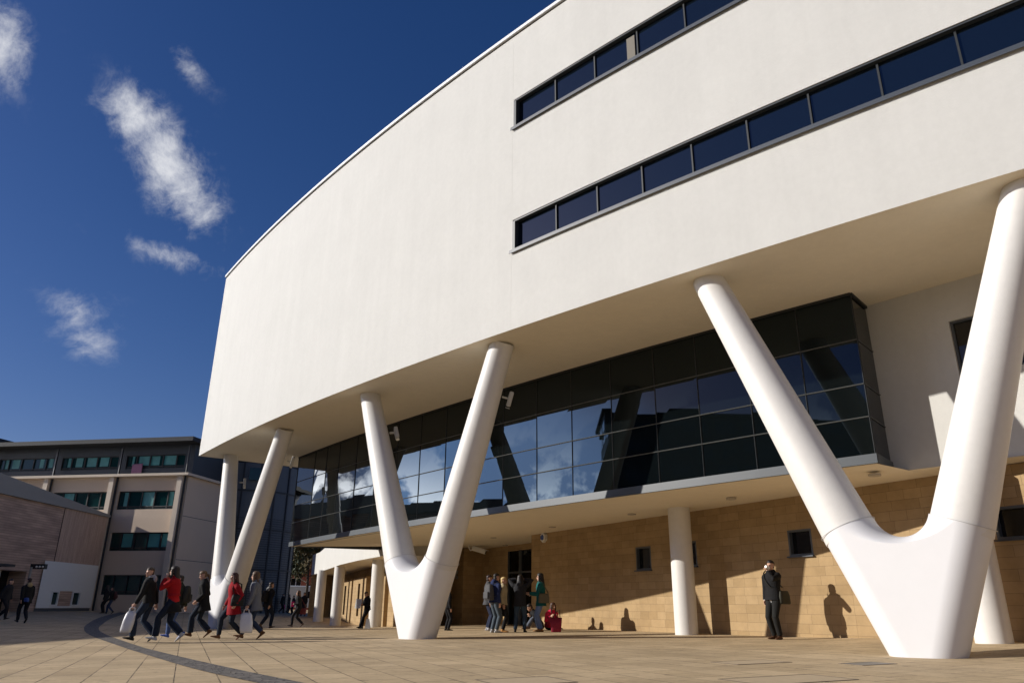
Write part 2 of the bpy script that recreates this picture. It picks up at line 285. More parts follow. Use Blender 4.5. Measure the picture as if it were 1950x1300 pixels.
# ------------------------------------------------------------------ mesh helpers
class MB:
    def __init__(s): s.v = []; s.f = []; s.uv = []; s.mi = []; s.lab = []; s.m = 0; s.l = 0
    def add(s, verts, faces, uvs=None):
        o = len(s.v); s.v += [tuple(v) for v in verts]
        for i, f in enumerate(faces):
            s.f.append([o + a for a in f]); s.uv.append(uvs[i] if uvs else None); s.mi.append(s.m); s.lab.append(s.l)
    def quad(s, a, b, c, d, uv=None): s.add([a, b, c, d], [(0, 1, 2, 3)], [uv] if uv else None)
    def box(s, c, size, X=(1, 0, 0), Y=(0, 1, 0), Z=(0, 0, 1)):
        c, X, Y, Z = Vector(c), Vector(X), Vector(Y), Vector(Z); hx, hy, hz = size[0] / 2, size[1] / 2, size[2] / 2
        vs = [c + X * (sx * hx) + Y * (sy * hy) + Z * (sz * hz) for sz in (-1, 1) for sy in (-1, 1) for sx in (-1, 1)]
        s.add(vs, [(0, 2, 3, 1), (4, 5, 7, 6), (0, 1, 5, 4), (2, 6, 7, 3), (0, 4, 6, 2), (1, 3, 7, 5)])
    def prism(s, poly, z0, z1, uvs=False):
        n = len(poly); zz0 = z0 if hasattr(z0, '__len__') else [z0] * n; zz1 = z1 if hasattr(z1, '__len__') else [z1] * n
        ar = sum(poly[i][0] * poly[(i + 1) % n][1] - poly[(i + 1) % n][0] * poly[i][1] for i in range(n))
        if ar < 0: poly = poly[::-1]; zz0 = zz0[::-1]; zz1 = zz1[::-1]
        vs = [(p[0], p[1], z) for p, z in zip(poly, zz0)] + [(p[0], p[1], z) for p, z in zip(poly, zz1)]
        fs = [tuple(range(n))[::-1], tuple(range(n, 2 * n))] + [(i, (i + 1) % n, n + (i + 1) % n, n + i) for i in range(n)]
        uv = [[(vs[a][0], vs[a][1]) for a in fs[0]], [(vs[a][0], vs[a][1]) for a in fs[1]]]
        d = 0
        for i in range(n):
            p, q = vs[i], vs[(i + 1) % n]; L = math.hypot(q[0] - p[0], q[1] - p[1])
            uv.append([(d, p[2]), (d + L, q[2]), (d + L, vs[n + (i + 1) % n][2]), (d, vs[n + i][2])]); d += L
        s.add(vs, fs, uv)
    def tube(s, pts, rad, n=12, ref=None, caps=True, flat=1.0):
        pts = [Vector(p) for p in pts]; rings = []
        ref = Vector(ref) if ref is not None else None
        prev = None
        for i, p in enumerate(pts):
            t = (pts[min(i + 1, len(pts) - 1)] - pts[max(i - 1, 0)]).normalized()
            if prev is None:
                r0 = ref if ref is not None else (Vector((0, 0, 1)) if abs(t.z) < .9 else Vector((1, 0, 0)))
            else: r0 = prev
            a = (r0 - t * r0.dot(t)).normalized(); prev = a; b = t.cross(a)
            r = rad[i] if hasattr(rad, '__len__') else rad
            ra, rb = r if hasattr(r, '__len__') else (r, r * flat)
            rings.append([p + a * (ra * math.cos(2 * math.pi * k / n)) + b * (rb * math.sin(2 * math.pi * k / n)) for k in range(n)])
        s.loft(rings, caps)
    def loft(s, rings, caps=True):
        n = len(rings[0]); vs = [v for r in rings for v in r]; fs = []
        for i in range(len(rings) - 1):
            for k in range(n):
                a = i * n + k; b = i * n + (k + 1) % n; fs.append((a, b, b + n, a + n))
        if caps: fs += [tuple(range(n))[::-1], tuple(range((len(rings) - 1) * n, len(rings) * n))]
        s.add(vs, fs)
    def ball(s, c, r, n=10, m=7):
        c = Vector(c); rr = r if hasattr(r, '__len__') else (r, r, r); rings = []
        for j in range(m + 1):
            ph = math.pi * (j + .02) / (m + .04) - math.pi / 2
            rings.append([c + Vector((rr[0] * math.cos(ph) * math.cos(2 * math.pi * k / n), rr[1] * math.cos(ph) * math.sin(2 * math.pi * k / n), rr[2] * math.sin(ph))) for k in range(n)])
        s.loft(rings)
    def mesh(s, name, mats, smooth=False):
        me = bpy.data.meshes.new(name); me.from_pydata(s.v, [], s.f)
        if any(u for u in s.uv):
            l = me.uv_layers.new(name='UVMap'); i = 0
            for f, u in zip(s.f, s.uv):
                for k in range(len(f)): l.data[i].uv = u[k] if u else (0, 0); i += 1
        for m in mats: me.materials.append(MATS[m] if isinstance(m, str) else m)
        me.polygons.foreach_set('material_index', s.mi); me.polygons.foreach_set('use_smooth', [smooth] * len(s.f))
        me.update(); return me
    def build(s, name, mats, parent=None, smooth=False, angle=None, bevel=0):
        if isinstance(mats, (str, bpy.types.Material)): mats = [mats]
        o = bpy.data.objects.new(name, s.mesh(name, mats, smooth)); col.objects.link(o)
        if parent is not None:
            o.parent = parent; o.matrix_parent_inverse = INV.get(parent, Matrix())
        if angle: o.data.set_sharp_from_angle(angle=R(angle))
        if bevel:
            b = o.modifiers.new('bevel', 'BEVEL'); b.width = bevel; b.segments = 2; b.limit_method = 'ANGLE'
        return o
INV = {}
def tag(o, label=None, cat=None, group=None, kind=None):
    for k, v in (('label', label), ('category', cat), ('group', group), ('kind', kind)):
        if v: o[k] = v
    return o
def thing(name, loc, label, cat, group=None):
    o = bpy.data.objects.new(name, None); col.objects.link(o); o.location = loc; o.empty_display_size = .3
    INV[o] = Matrix.Translation(loc).inverted(); return tag(o, label, cat, group)
def V2(a): return Vector((a[0], a[1]))
def wall_strip(mb, path, zb, zt, holes=(), u0=0., depth=0.):
    """vertical wall along a plan polyline with rectangular holes (u0,u1,z0,z1); path is read left to right as seen"""
    us = [u0]
    for a, b in zip(path, path[1:]): us.append(us[-1] + (V2(b) - V2(a)).length)
    def P(u, z):
        i = 0
        while i < len(us) - 2 and u > us[i + 1]: i += 1
        k = (u - us[i]) / (us[i + 1] - us[i]); a, b = V2(path[i]), V2(path[i + 1]); p = a.lerp(b, k); return Vector((p.x, p.y, z))
    U = sorted(set([round(x, 4) for x in us] + [round(x, 4) for h in holes for x in h[:2] if us[0] < x < us[-1]]))
    Z = sorted(set([zb, zt] + [x for h in holes for x in h[2:]]))
    for a, b in zip(U, U[1:]):
        for c, d in zip(Z, Z[1:]):
            if any(h[0] - 1e-3 < (a + b) / 2 < h[1] + 1e-3 and h[2] < (c + d) / 2 < h[3] for h in holes): continue
            mb.quad(P(a, c), P(b, c), P(b, d), P(a, d), [(a, c), (b, c), (b, d), (a, d)])
    return P, us

# ------------------------------------------------------------------ ground
def build_ground():
    xs = [-2500, -900, -400, -200, -120] + [x for x in np.arange(-80, 80.1, 1.0)] + [120, 200, 400, 900, 2500]
    ys = [-1500, -400, -120] + [y for y in np.arange(-60, 130.1, 1.5)] + [180, 300, 600, 1400, 3500]
    mb = MB(); nx = len(xs)
    vs = [(x, y, gz(x, y)) for y in ys for x in xs]
    fs = [(j * nx + i, j * nx + i + 1, (j + 1) * nx + i + 1, (j + 1) * nx + i) for j in range(len(ys) - 1) for i in range(nx - 1)]
    mb.add(vs, fs); o = mb.build('plaza_ground', 'paving', smooth=True); tag(o, kind='structure')
    # curved band of dark setts let into the flags
    outer = [ground(*p).xy for p in ((229, 1165), (190, 1175), (167, 1187), (160, 1197), (172, 1209), (246, 1236), (359, 1270), (492, 1300), (640, 1331))]
    inner = [ground(*p).xy for p in ((243, 1166.5), (212, 1177), (195, 1188), (188, 1197), (203, 1208), (287, 1236), (410, 1265), (579, 1300), (745, 1331))]
    def cr(p, n=10):
        out = []
        for i in range(len(p) - 1):
            a, b, c, d = (V2(p[max(i - 1, 0)]), V2(p[i]), V2(p[i + 1]), V2(p[min(i + 2, len(p) - 1)]))
            for k in range(n):
                t = k / n; out.append(.5 * ((2 * b) + (c - a) * t + (2 * a - 5 * b + 4 * c - d) * t * t + (3 * b - a - 3 * c + d) * t ** 3))
        return out + [V2(p[-1])]
    A, B = cr(outer), cr(inner); mb = MB(); u = 0
    for i in range(len(A) - 1):
        du = (A[i + 1] - A[i]).length; ps = [A[i], A[i + 1], B[i + 1], B[i]]; w = (A[i] - B[i]).length
        q = [Vector((p.x, p.y, gz(p.x, p.y) + .006)) for p in ps]; mb.quad(*q[::-1], [(u, w), (u + du, w), (u + du, 0), (u, 0)]); u += du
    tag(mb.build('sett_band', 'setts'), kind='structure')
build_ground()
mat('letter_metal', (.34, .34, .33), .4)
mat('cover_rim', (.15, .115, .075), .6)
mat('cover_stone', (.45, .345, .215), .8, var=.15, vscale=8)
mat('cover_grey', (.20, .18, .15), .6, var=.1, vscale=8)
for (px, py, L, W, mm, lab) in [(1430, 1260, .95, .6, 'cover_stone', 'stone-filled access cover in the paving left of the near V column'),
                               (1652, 1263, .62, .42, 'cover_grey', 'small grey access cover just in front of the near V column'),
                               (1500, 1293, 1.3, .75, 'cover_stone', 'large recessed access cover at the bottom edge of the paving'),
                               (1000, 1296, .9, .8, 'cover_stone', 'stone-filled access cover near the foot of the dark sett band')]:
    p = ground(px, py); a = R(67.5); X = Vector((math.sin(a), math.cos(a), 0)); Y = Vector((-X.y, X.x, 0))
    t = thing('access_cover', p, lab, 'access cover', 'access covers set in the paving')
    def sheet(m_, x0, x1, y0, y1, h):
        vs = []
        for zz in (h - .03, h):
            for a_, b_ in ((x0, y0), (x1, y0), (x1, y1), (x0, y1)):
                q = p + X * a_ + Y * b_; vs.append((q.x, q.y, gz(q.x, q.y) + zz))
        m_.add(vs, [(3, 2, 1, 0), (4, 5, 6, 7), (0, 1, 5, 4), (1, 2, 6, 5), (2, 3, 7, 6), (3, 0, 4, 7)])
    mb = MB(); sheet(mb, -L / 2 + .015, L / 2 - .015, -W / 2 + .015, W / 2 - .015, .004); mb.build('lid', mm, t)
    mb = MB()
    for x0, x1, y0, y1 in ((-L / 2 - .01, -L / 2 + .013, -W / 2 - .01, W / 2 + .01), (L / 2 - .013, L / 2 + .01, -W / 2 - .01, W / 2 + .01), (-L / 2 + .013, L / 2 - .013, -W / 2 - .01, -W / 2 + .013), (-L / 2 + .013, L / 2 - .013, W / 2 - .013, W / 2 + .01)): sheet(mb, x0, x1, y0, y1, .006)
    mb.build('rim', 'cover_rim', t)

# ------------------------------------------------------------------ the white building
FO = Vector((1.55, 16.2)); FT = Vector((.681998, -.731354)); FN = Vector((.731354, .681998))
def FV(u): return .00354354 * u * u + .0526872 * u + .0132
def F(u, off=0.):               # plan point of the facade curve; off > 0 steps back into the building
    t = (FT + FN * (.00708708 * u + .0526872)).normalized(); n = Vector((-t.y, t.x))
    return FO + FT * u + FN * FV(u) + n * off
def P3(p, z): return Vector((p[0], p[1], z))
ZS, ZR = 7.5, 16.92
U0, U1 = -25.54, 30.0
WU = -2.20                      # where both strip windows start
S1, S2 = (9.70, 10.68), (13.60, 14.62)
bld = thing('white_building', (2, 22, 0), 'large curved white rendered building on V-shaped columns with two dark strip windows', 'building')
us = [U0 + (WU - U0) * i / 48 for i in range(49)] + [WU + (U1 - WU) * (i + 1) / 64 for i in range(64)]
def facade():
    mb = MB(); zs = [ZS, S1[0], S1[1], S2[0], S2[1], ZR]
    for a, b in zip(us, us[1:]):
        for c, d in zip(zs, zs[1:]):
            if a > WU - 1e-6 and ((c, d) == S1 or (c, d) == S2): continue
            mb.quad(P3(F(a), c), P3(F(b), c), P3(F(b), d), P3(F(a), d))
    rd = .16
    for s in (S1, S2):
        mb.quad(P3(F(WU), s[0]), P3(F(WU), s[1]), P3(F(WU, rd), s[1]), P3(F(WU, rd), s[0]))
        for a, b in zip(us, us[1:]):
            if a > WU - 1e-6:
                mb.quad(P3(F(a), s[1]), P3(F(b), s[1]), P3(F(b, rd), s[1]), P3(F(a, rd), s[1]))
                mb.quad(P3(F(a, rd), s[0]), P3(F(b, rd), s[0]), P3(F(b), s[0]), P3(F(a), s[0]))
    mb.build('facade_wall', 'render_white', bld)
    # hairline movement joint down the render where the strip windows begin
    mb = MB()
    for (c, d) in ((ZS + .01, S1[0] - .08), (S1[1] + .02, S2[0] - .08), (S2[1] + .02, ZR - .2)):
        mb.box(P3(F(WU - .04, .0), (c + d) / 2), (.008, .004, d - c), P3(FT, 0), P3(FN, 0))
    mb.build('movement_joint', 'joint_white', bld)
    # strip windows
    for s, wm in ((S1, 1.372), (S2, 1.40)):
        ug = [u for u in us if u > WU - 1e-6]
        mb = MB()
        mu = [WU]; u = WU + wm + .1
        while u < U1 - .5: mu.append(u); u += wm - .04 if u < 0 else wm - .06
        mu.append(U1); rp = random.Random(11)
        for a, b in zip(mu, mu[1:]):
            o1, o2, o3 = (.14 + rp.uniform(-.004, .004) for _ in range(3)); mb.quad(P3(F(a, o1), s[0]), P3(F(b, o2), s[0]), P3(F(b, o2 + o3 - .14), s[1]), P3(F(a, o1 + o3 - .14), s[1]))
        w = mb.build('strip_window', 'glass_strip', bld)
        if s is S2:
            mb = MB(); x = (F(1.9) - F(1.8)).normalized(); mb.box(P3(F(1.80, .112), 14.12), (.24, .012, .72), P3(x, 0), (-x.y, x.x, 0)); mb.build('blind', 'blind_beige', w)
        mb = MB(); h = s[1] - s[0]
        for a, b in zip(ug, ug[1:]):   # head frame
            x = (F(b) - F(a)); L = x.length; x.normalize()
            mb.box(P3((F(a, .08) + F(b, .08)) / 2, s[1] - .022), (L, .12, .044), P3(x, 0), (-x.y, x.x, 0))
        x = (F(WU + .1) - F(WU)).normalized()
        mb.box(P3(F(WU, .065) + x * .045, s[0] + h / 2 - .022), (.09, .15, h - .046), P3(x, 0), (-x.y, x.x, 0))
        mb.build('frame', 'frame_dark', w)
        mb = MB()
        for a, b in zip([WU - .06] + ug[1:], ug[1:]):
            x = (F(b) - F(a)); L = x.length; x.normalize()
            mb.box(P3((F(a, .03) + F(b, .03)) / 2, s[0] + .028), (L + .004, .20, .056), P3(x, 0), (-x.y, x.x, 0))
            mb.box(P3((F(a, -.068) + F(b, -.068)) / 2, s[0] - .012), (L + .004, .014, .06), P3(x, 0), (-x.y, x.x, 0))
        mb.build('sill', 'sill_metal', w)
        u = WU + wm + .1
        while u < U1 - .5:
            x = (F(u + .1) - F(u)).normalized(); mb = MB()
            mb.box(P3(F(u, .115), s[0] + h / 2 - .005), (.036, .04, h - .13), P3(x, 0), (-x.y, x.x, 0)); mb.build('mullion', 'mullion_dark', w); u += wm - .04 if u < 0 else wm - .06
    # roof edge: a dark gap and a projecting white metal coping
    mb = MB()
    for a, b in zip(us, us[1:]):
        x = (F(b) - F(a)); L = x.length; x.normalize()
        mb.box(P3((F(a, .12) + F(b, .12)) / 2, ZR + .035), (L + .006, .2, .07), P3(x, 0), (-x.y, x.x, 0))
    mb.build('shadow_gap', 'dark_gap', bld)
    mb = MB(); prof = [(-.07, ZR + .06), (-.07, ZR + .16), (.0, ZR + .21), (.7, ZR + .21), (.7, ZR + .06)]
    for a, b in zip(us, us[1:]):
        for (o1, z1), (o2, z2) in zip(prof, prof[1:] + prof[:1]):
            mb.quad(P3(F(a, o1), z1), P3(F(a, o2), z2), P3(F(b, o2), z2), P3(F(b, o1), z1))
    for u in (U0, U1): mb.add([P3(F(u, o), z) for o, z in prof], [(0, 1, 2, 3, 4)])
    mb.build('coping', 'coping_metal', bld)
facade()
C0 = F(U0)
E1 = Vector((-9.0, 40.9)); BK0 = Vector((-3.0, 47.0)); BK1 = Vector((40., 25.)); C1 = F(U1)
def body():
    mb = MB()
    ring = [F(u) for u in us] + [Vector((42, -2)), BK1, BK0]
    vs = [P3(p, ZS) for p in ring]
    # soffit as a fan of quads between the curve and an inner line
    inn = [F(u, 16.0) for u in us]
    for i in range(len(us) - 1):
        mb.quad(P3(F(us[i]), ZS), P3(inn[i], ZS), P3(inn[i + 1], ZS), P3(F(us[i + 1]), ZS))
    mb.build('soffit', 'soffit_cream', bld)
    mb = MB(); a, b = F(U0), F(U0, 16.0)
    e = (b - a).normalized(); f = Vector((-e.y, e.x)) * -1
    mb.quad(P3(a, ZS), P3(a, ZR), P3(b, ZR), P3(b, ZS)); mb.build('end_wall', 'render_white', bld)
    mb = MB()
    for i in range(len(us) - 1): mb.quad(P3(F(us[i], .65), ZR + .05), P3(F(us[i + 1], .65), ZR + .05), P3(inn[i + 1], ZR + .05), P3(inn[i], ZR + .05))
    mb.build('roof', 'roof_dark', bld)
    mb = MB()
    for i in range(len(us) - 1): mb.quad(P3(inn[i], -1), P3(inn[i], ZR + .05), P3(inn[i + 1], ZR + .05), P3(inn[i + 1], -1))
    mb.quad(P3(F(U1), -1), P3(inn[-1], -1), P3(inn[-1], ZR), P3(F(U1), ZR)); mb.build('rear_wall', 'render_white', bld)
body()

# glazed box hung under the soffit
GP = [(-10.3, 35.6), (-6.4, 30.55), (-1.48, 24.7), (.85, 22.0), (3.9, 18.75), (5.85, 17.0), (7.6, 15.2)]
def glass_box():
    g = np.array(GP); t = Vector((.66, -.751)); n = Vector((.751, .66)); o = Vector((.85, 22.0))
    uu = (g - np.array(o)) @ np.array(t); vv = (g - np.array(o)) @ np.array(n); cf = np.polyfit(uu, vv, 2)
    def Q(u): return o + t * u + n * float(np.polyval(cf, u))
    ml = [(-7.43, 31.88), (-6.4, 30.6), (-5.35, 29.3), (-4.3, 28.05), (-3.27, 26.82), (-2.24, 25.6), (-1.25, 24.45), (-.24, 23.26), (.76, 22.1), (1.75, 21.04), (2.77, 19.96), (3.78, 18.88), (4.74, 18.0), (5.78, 17.06), (6.71, 16.11)]
    um = [float((Vector(p) - o) @ t) for p in ml]
    um = [float(uu[0]), um[0] - 2.6, um[0] - 1.3] + um + [float(uu[-1])]; um.sort()
    def zb(u): return 3.30 + (3.66 - 3.30) * (u - um[0]) / (um[-1] - um[0])
    pts = [Q(u) for u in um]
    rows = [0, .22, .42, .70, 1.0]   # transom heights as a fraction of the glazed height
    pane = MB(); fr = MB(); fv = MB(); fas = MB(); r2 = random.Random(3)
    top = ZS - .02
    def face(a, b, za, zbb, reflect=True):
        A, B = V2(a), V2(b); x = (B - A).normalized(); nn_ = Vector((x.y, -x.x))   # outward
        for lo, hi in zip(rows, rows[1:]):
            dz = [r2.uniform(-.0035, .0035) for _ in range(4)]
            L = [za + (top - za) * lo, zbb + (top - zbb) * lo, zbb + (top - zbb) * hi, za + (top - za) * hi]
            P = [A, B, B, A]
            vs = [P3(p + nn_ * d, z) for p, d, z in zip(P, dz, L)]
            pane.add(vs, [(0, 1, 2, 3)])
        for k in rows[1:-1]:
            z0, z1 = za + (top - za) * k, zbb + (top - zbb) * k
            fr.tube([P3(A + nn_ * .012, z0), P3(B + nn_ * .012, z1)], .015, 4, ref=(0, 0, 1))
        fv.tube([P3(A + nn_ * .008, za), P3(A + nn_ * .008, top)], .016, 4, ref=P3(x, 0))
    for i in range(len(pts) - 1): face(pts[i], pts[i + 1], zb(um[i]) + .2, zb(um[i + 1]) + .2)
    # the two returns
    rc = Vector((8.30, 15.98)); lc = pts[0] + Vector((7.0, 2.75))
    face(pts[-1], rc, 3.86, 3.80)
    l2 = [pts[0].lerp(lc, k / 5) for k in range(6)]
    for a, b in zip(l2[::-1], l2[::-1][1:]): face(a, b, 3.5, 3.5)
    gb = pane.build('glazed_box', 'glass_dark', bld)
    fr.m = 1; fr.add(fv.v, fv.f); fr.build('glazing_bars', ['bar_grey', 'mullion_dark'], gb)
    outl = l2[::-1] + pts[1:] + [rc]; zz = [3.30] * 6 + [zb(u) for u in um[1:]] + [3.62]
    for i in range(len(outl) - 1):
        A, B = outl[i], outl[i + 1]; x = (B - A).normalized(); nn_ = Vector((x.y, -x.x)); za, zb_ = zz[i], zz[i + 1]
        a0, b0 = A + nn_ * .05, B + nn_ * .05; ex = x * .04
        vs = [P3(a0 - ex, za), P3(b0 + ex, zb_), P3(b0 + ex, zb_ + .2), P3(a0 - ex, za + .2), P3(A - nn_ * .3, za), P3(B - nn_ * .3, zb_), P3(B - nn_ * .02, zb_ + .21), P3(A - nn_ * .02, za + .21)]
        fas.add(vs, [(0, 1, 2, 3), (3, 2, 6, 7), (4, 5, 1, 0)])
    fas.build('fascia', 'fascia_metal', gb)
    # dark head rail where glass meets the soffit
    hd = MB()
    for A, B in zip(outl, outl[1:]):
        x = (B - A).normalized(); m_ = (A + B) / 2; hd.box(P3(m_, ZS - .03), ((B - A).length + .02, .09, .06), P3(x, 0), (-x.y, x.x, 0))
    hd.build('head_rail', 'mullion_dark', gb)
    # underside of the box = ceiling over the entrance
    mb = MB(); back = []
    w0, w1 = Vector((.89, 31.42)), Vector((9.74, 15.3))
    wd = (w0 - w1).normalized()
    for p, z in zip(outl, zz):
        s = (Vector(p) - w1) @ wd; q = w1 + wd * s; nrm = Vector((wd.y, -wd.x)); q = q + nrm * (3.4 if (nrm @ Vector((1, 0))) > 0 else -3.4)
        back.append(q)
    for i in range(len(outl) - 1):
        a, b = outl[i], outl[i + 1]
        wa = w1 + wd * ((Vector(a) - w1) @ wd); wb_ = w1 + wd * ((Vector(b) - w1) @ wd)
        mb.quad(P3(a, zz[i] - .005), P3(wa, 3.57), P3(wb_, 3.57), P3(b, zz[i + 1] - .005))
        mb.quad(P3(wa, 3.57), P3(back[i], 3.57), P3(back[i + 1], 3.57), P3(wb_, 3.57))
    mb.add([(-2.0, 37.0, 3.574), (-3.4, 38.4, 3.574), (-7.0, 44.5, 3.574), (-1.0, 46.0, 3.574), (2.5, 38.0, 3.574)], [(0, 1, 2, 3, 4)])
    # under the upper white wall to the right
    a, b = rc, Vector((24, -3.6)); wa = w1 + wd * ((a - w1) @ wd); wb_ = w1 + wd * ((b - w1) @ wd)
    mb.quad(P3(a, 3.615), P3(wa, 3.57), P3(wb_, 3.57), P3(b, 3.615))
    mb.build('entrance_ceiling', 'soffit_cream', bld)
    return zb
glass_box()

# upper white wall right of the glass box
UW0, UW1 = Vector((8.30, 15.98)), Vector((24.0, -2.6))
def upper_wall():
    d = (UW1 - UW0).normalized()
    def u_of(p): return (Vector((p.x, p.y)) - UW0) @ d
    holes = []
    for (xl, yt, yb, w) in ((1806, 612, 718, 1.35), (1944, 600, 712, 1.3)):
        a = on_wall(xl, yt, UW0, UW1); b = on_wall(xl + 20, yb, UW0, UW1); u = u_of(a); holes.append((u, u + w, b.z, a.z))
    mb = MB(); P, _ = wall_strip(mb, [UW0, UW1], 3.61, ZS, holes)
    n = Vector((-d.y, d.x)); X = P3(d, 0); N = P3(n, 0)
    for (a, b, c, e) in holes:
        for (p, q, r_, s) in (((a, c), (a, e), 1, 0), ((a, e), (b, e), 0, 0), ((b, e), (b, c), 0, 0), ((b, c), (a, c), 0, 0)):
            A, B = P(*p), P(*q); mb.quad(A, B, B + N * .12, A + N * .12)
    mb.build('upper_wall', 'render_white', bld)
    for (a, b, c, e) in holes:
        mb = MB(); mb.quad(P(a, c) + N * .11, P(b, c) + N * .11, P(b, e) + N * .11, P(a, e) + N * .11)
        w = mb.build('window', 'glass_window', bld); mb = MB(); m_ = (P(a, c) + P(b, e)) / 2 + N * .085
        for s, hh in ((-1, 0), (1, 0)): mb.box(m_ + X * (s * ((b - a) / 2 - .025)), (.05, .05, e - c), X, N)
        for s in (-1, 1): mb.box(m_ + Vector((0, 0, s * ((e - c) / 2 - .025))), (b - a - .1, .05, .05), X, N)
        mb.build('frame', 'frame_grey', w)
upper_wall()

# sandstone ground floor
SW0, SW1 = Vector((.89, 31.42)), Vector((17.0, 2.06))
SD = (SW1 - SW0).normalized(); SN = Vector((-SD.y, SD.x))   # SN points into the building
def stone():
    def u_of(p): return (Vector((p.x, p.y)) - SW0) @ SD
    holes = []
    for (xl, xr, yt, yb) in ((1211, 1240, 1040, 1085), (1302, 1327, 1030, 1078), (1501, 1547, 1007, 1058), (1893, 1962, 962, 1026)):
        a = on_wall((xl), (yt + yb) / 2, SW0, SW1); b = on_wall(xr, (yt + yb) / 2, SW0, SW1)
        t_ = on_wall((xl + xr) / 2, yt, SW0, SW1); c = on_wall((xl + xr) / 2, yb, SW0, SW1); holes.append((u_of(a), u_of(b), c.z, t_.z))
    mb = MB(); P, _ = wall_strip(mb, [SW0, SW1], -.6, 3.57, holes); X = P3(SD, 0); N = P3(SN, 0)
    for (a, b, c, e) in holes:
        for (p, q) in (((a, c), (a, e)), ((a, e), (b, e)), ((b, e), (b, c)), ((b, c), (a, c))):
            A, B = P(*p), P(*q); mb.quad(A, B, B + N * .14, A + N * .14, [(p[0], p[1]), (q[0], q[1]), (q[0] + .14, q[1] + .14), (p[0] + .14, p[1] + .14)])
    # the recess by the entrance: return, back wall, side wall, then the wall that carries the sign
    rec = 2.0; R0 = SW0 + SN * rec; C2 = Vector((-2.35, 39.17)); R1 = C2 + SN * 1.1
    for path in ([SW0 + SN * 4, SW0], [R1, R0 + SD * 2], [C2, C2 + SN * (rec + .5)], [C2 - SD * 16, C2]):
        wall_strip(mb, path, -.8, 3.57, [(2.7, 5.1, -.7, 3.3)] if path[0] == R1 else ())
    mb.build('stone_wall', 'sandstone', bld)
    for i, (a, b, c, e) in enumerate(holes):
        mb = MB(); mb.quad(P(a, c) + N * .13, P(b, c) + N * .13, P(b, e) + N * .13, P(a, e) + N * .13)
        w = mb.build('window', 'glass_window', bld); mb = MB(); m_ = (P(a, c) + P(b, e)) / 2 + N * .06
        for s in (-1, 1): mb.box(m_ + X * (s * ((b - a) / 2 - .027)), (.054, .12, e - c - .005), X, N)
        for s in (-1, 1): mb.box(m_ + Vector((0, 0, s * ((e - c) / 2 - .027))), (b - a - .11, .12, .054), X, N)
        mb.build('frame', 'frame_grey', w)
        mb = MB(); mb.box(P((a + b) / 2, c - .015) - N * .03, (b - a + .06, .1, .03), X, N); mb.build('sill', 'sill_metal', w)
    # entrance door in the recess
    D0 = R1; dX = P3(SD, 0); dN = P3(SN, 0)
    mb = MB(); q = [P3(D0 + SD * 2.7 + SN * .06, -.5), P3(D0 + SD * 5.1 + SN * .06, -.5), P3(D0 + SD * 5.1 + SN * .06, 3.3), P3(D0 + SD * 2.7 + SN * .06, 3.3)]
    mb.quad(*q); d = mb.build('door', 'glass_dark', bld); mb = MB()
    for u in (2.74, 3.84, 3.96, 5.06): mb.box(P3(D0 + SD * u + SN * .02, 1.4), (.07, .08, 3.8), dX, dN)
    mb.box(P3(D0 + SD * 3.9 + SN * .03, 2.3), (2.25, .06, .08), dX, dN); mb.build('frame', 'frame_grey', d)
    mb = MB()
    for u in (3.72, 4.08): mb.tube([P3(D0 + SD * u - SN * .06, .7), P3(D0 + SD * u - SN * .06, 1.5)], .016, 8)
    mb.build('handle', 'coping_metal', d)
    return C2
C2 = stone()

# recessed ceiling lights
for (px, py) in ((951, 992), (939.6, 1024), (1051.7, 1004), (962, 1039), (1203, 980), (1392.7, 950.7), (1666, 906)):
    p = at_z(px, py, 3.52); mb = MB(); mb.tube([p + Vector((0, 0, .045)), p], [.13, .13], 16); mb.build('downlight', 'pale_stone', bld)

# round columns against the stone wall
def round_column(x, y, zt, r=.32, zb=None):
    mb = MB(); zb = gz(x, y) - .05 if zb is None else zb
    mb.tube([(x, y, zb), (x, y, zt)], r, 40); mb.build('round_column', 'column_paint', bld, smooth=True, angle=50)
for (px, y) in ((1308, 22.15), (1891, 14.95)):
    d = ray(px, 1208); x = d.x / d.y * y; round_column(x, y, 3.60)

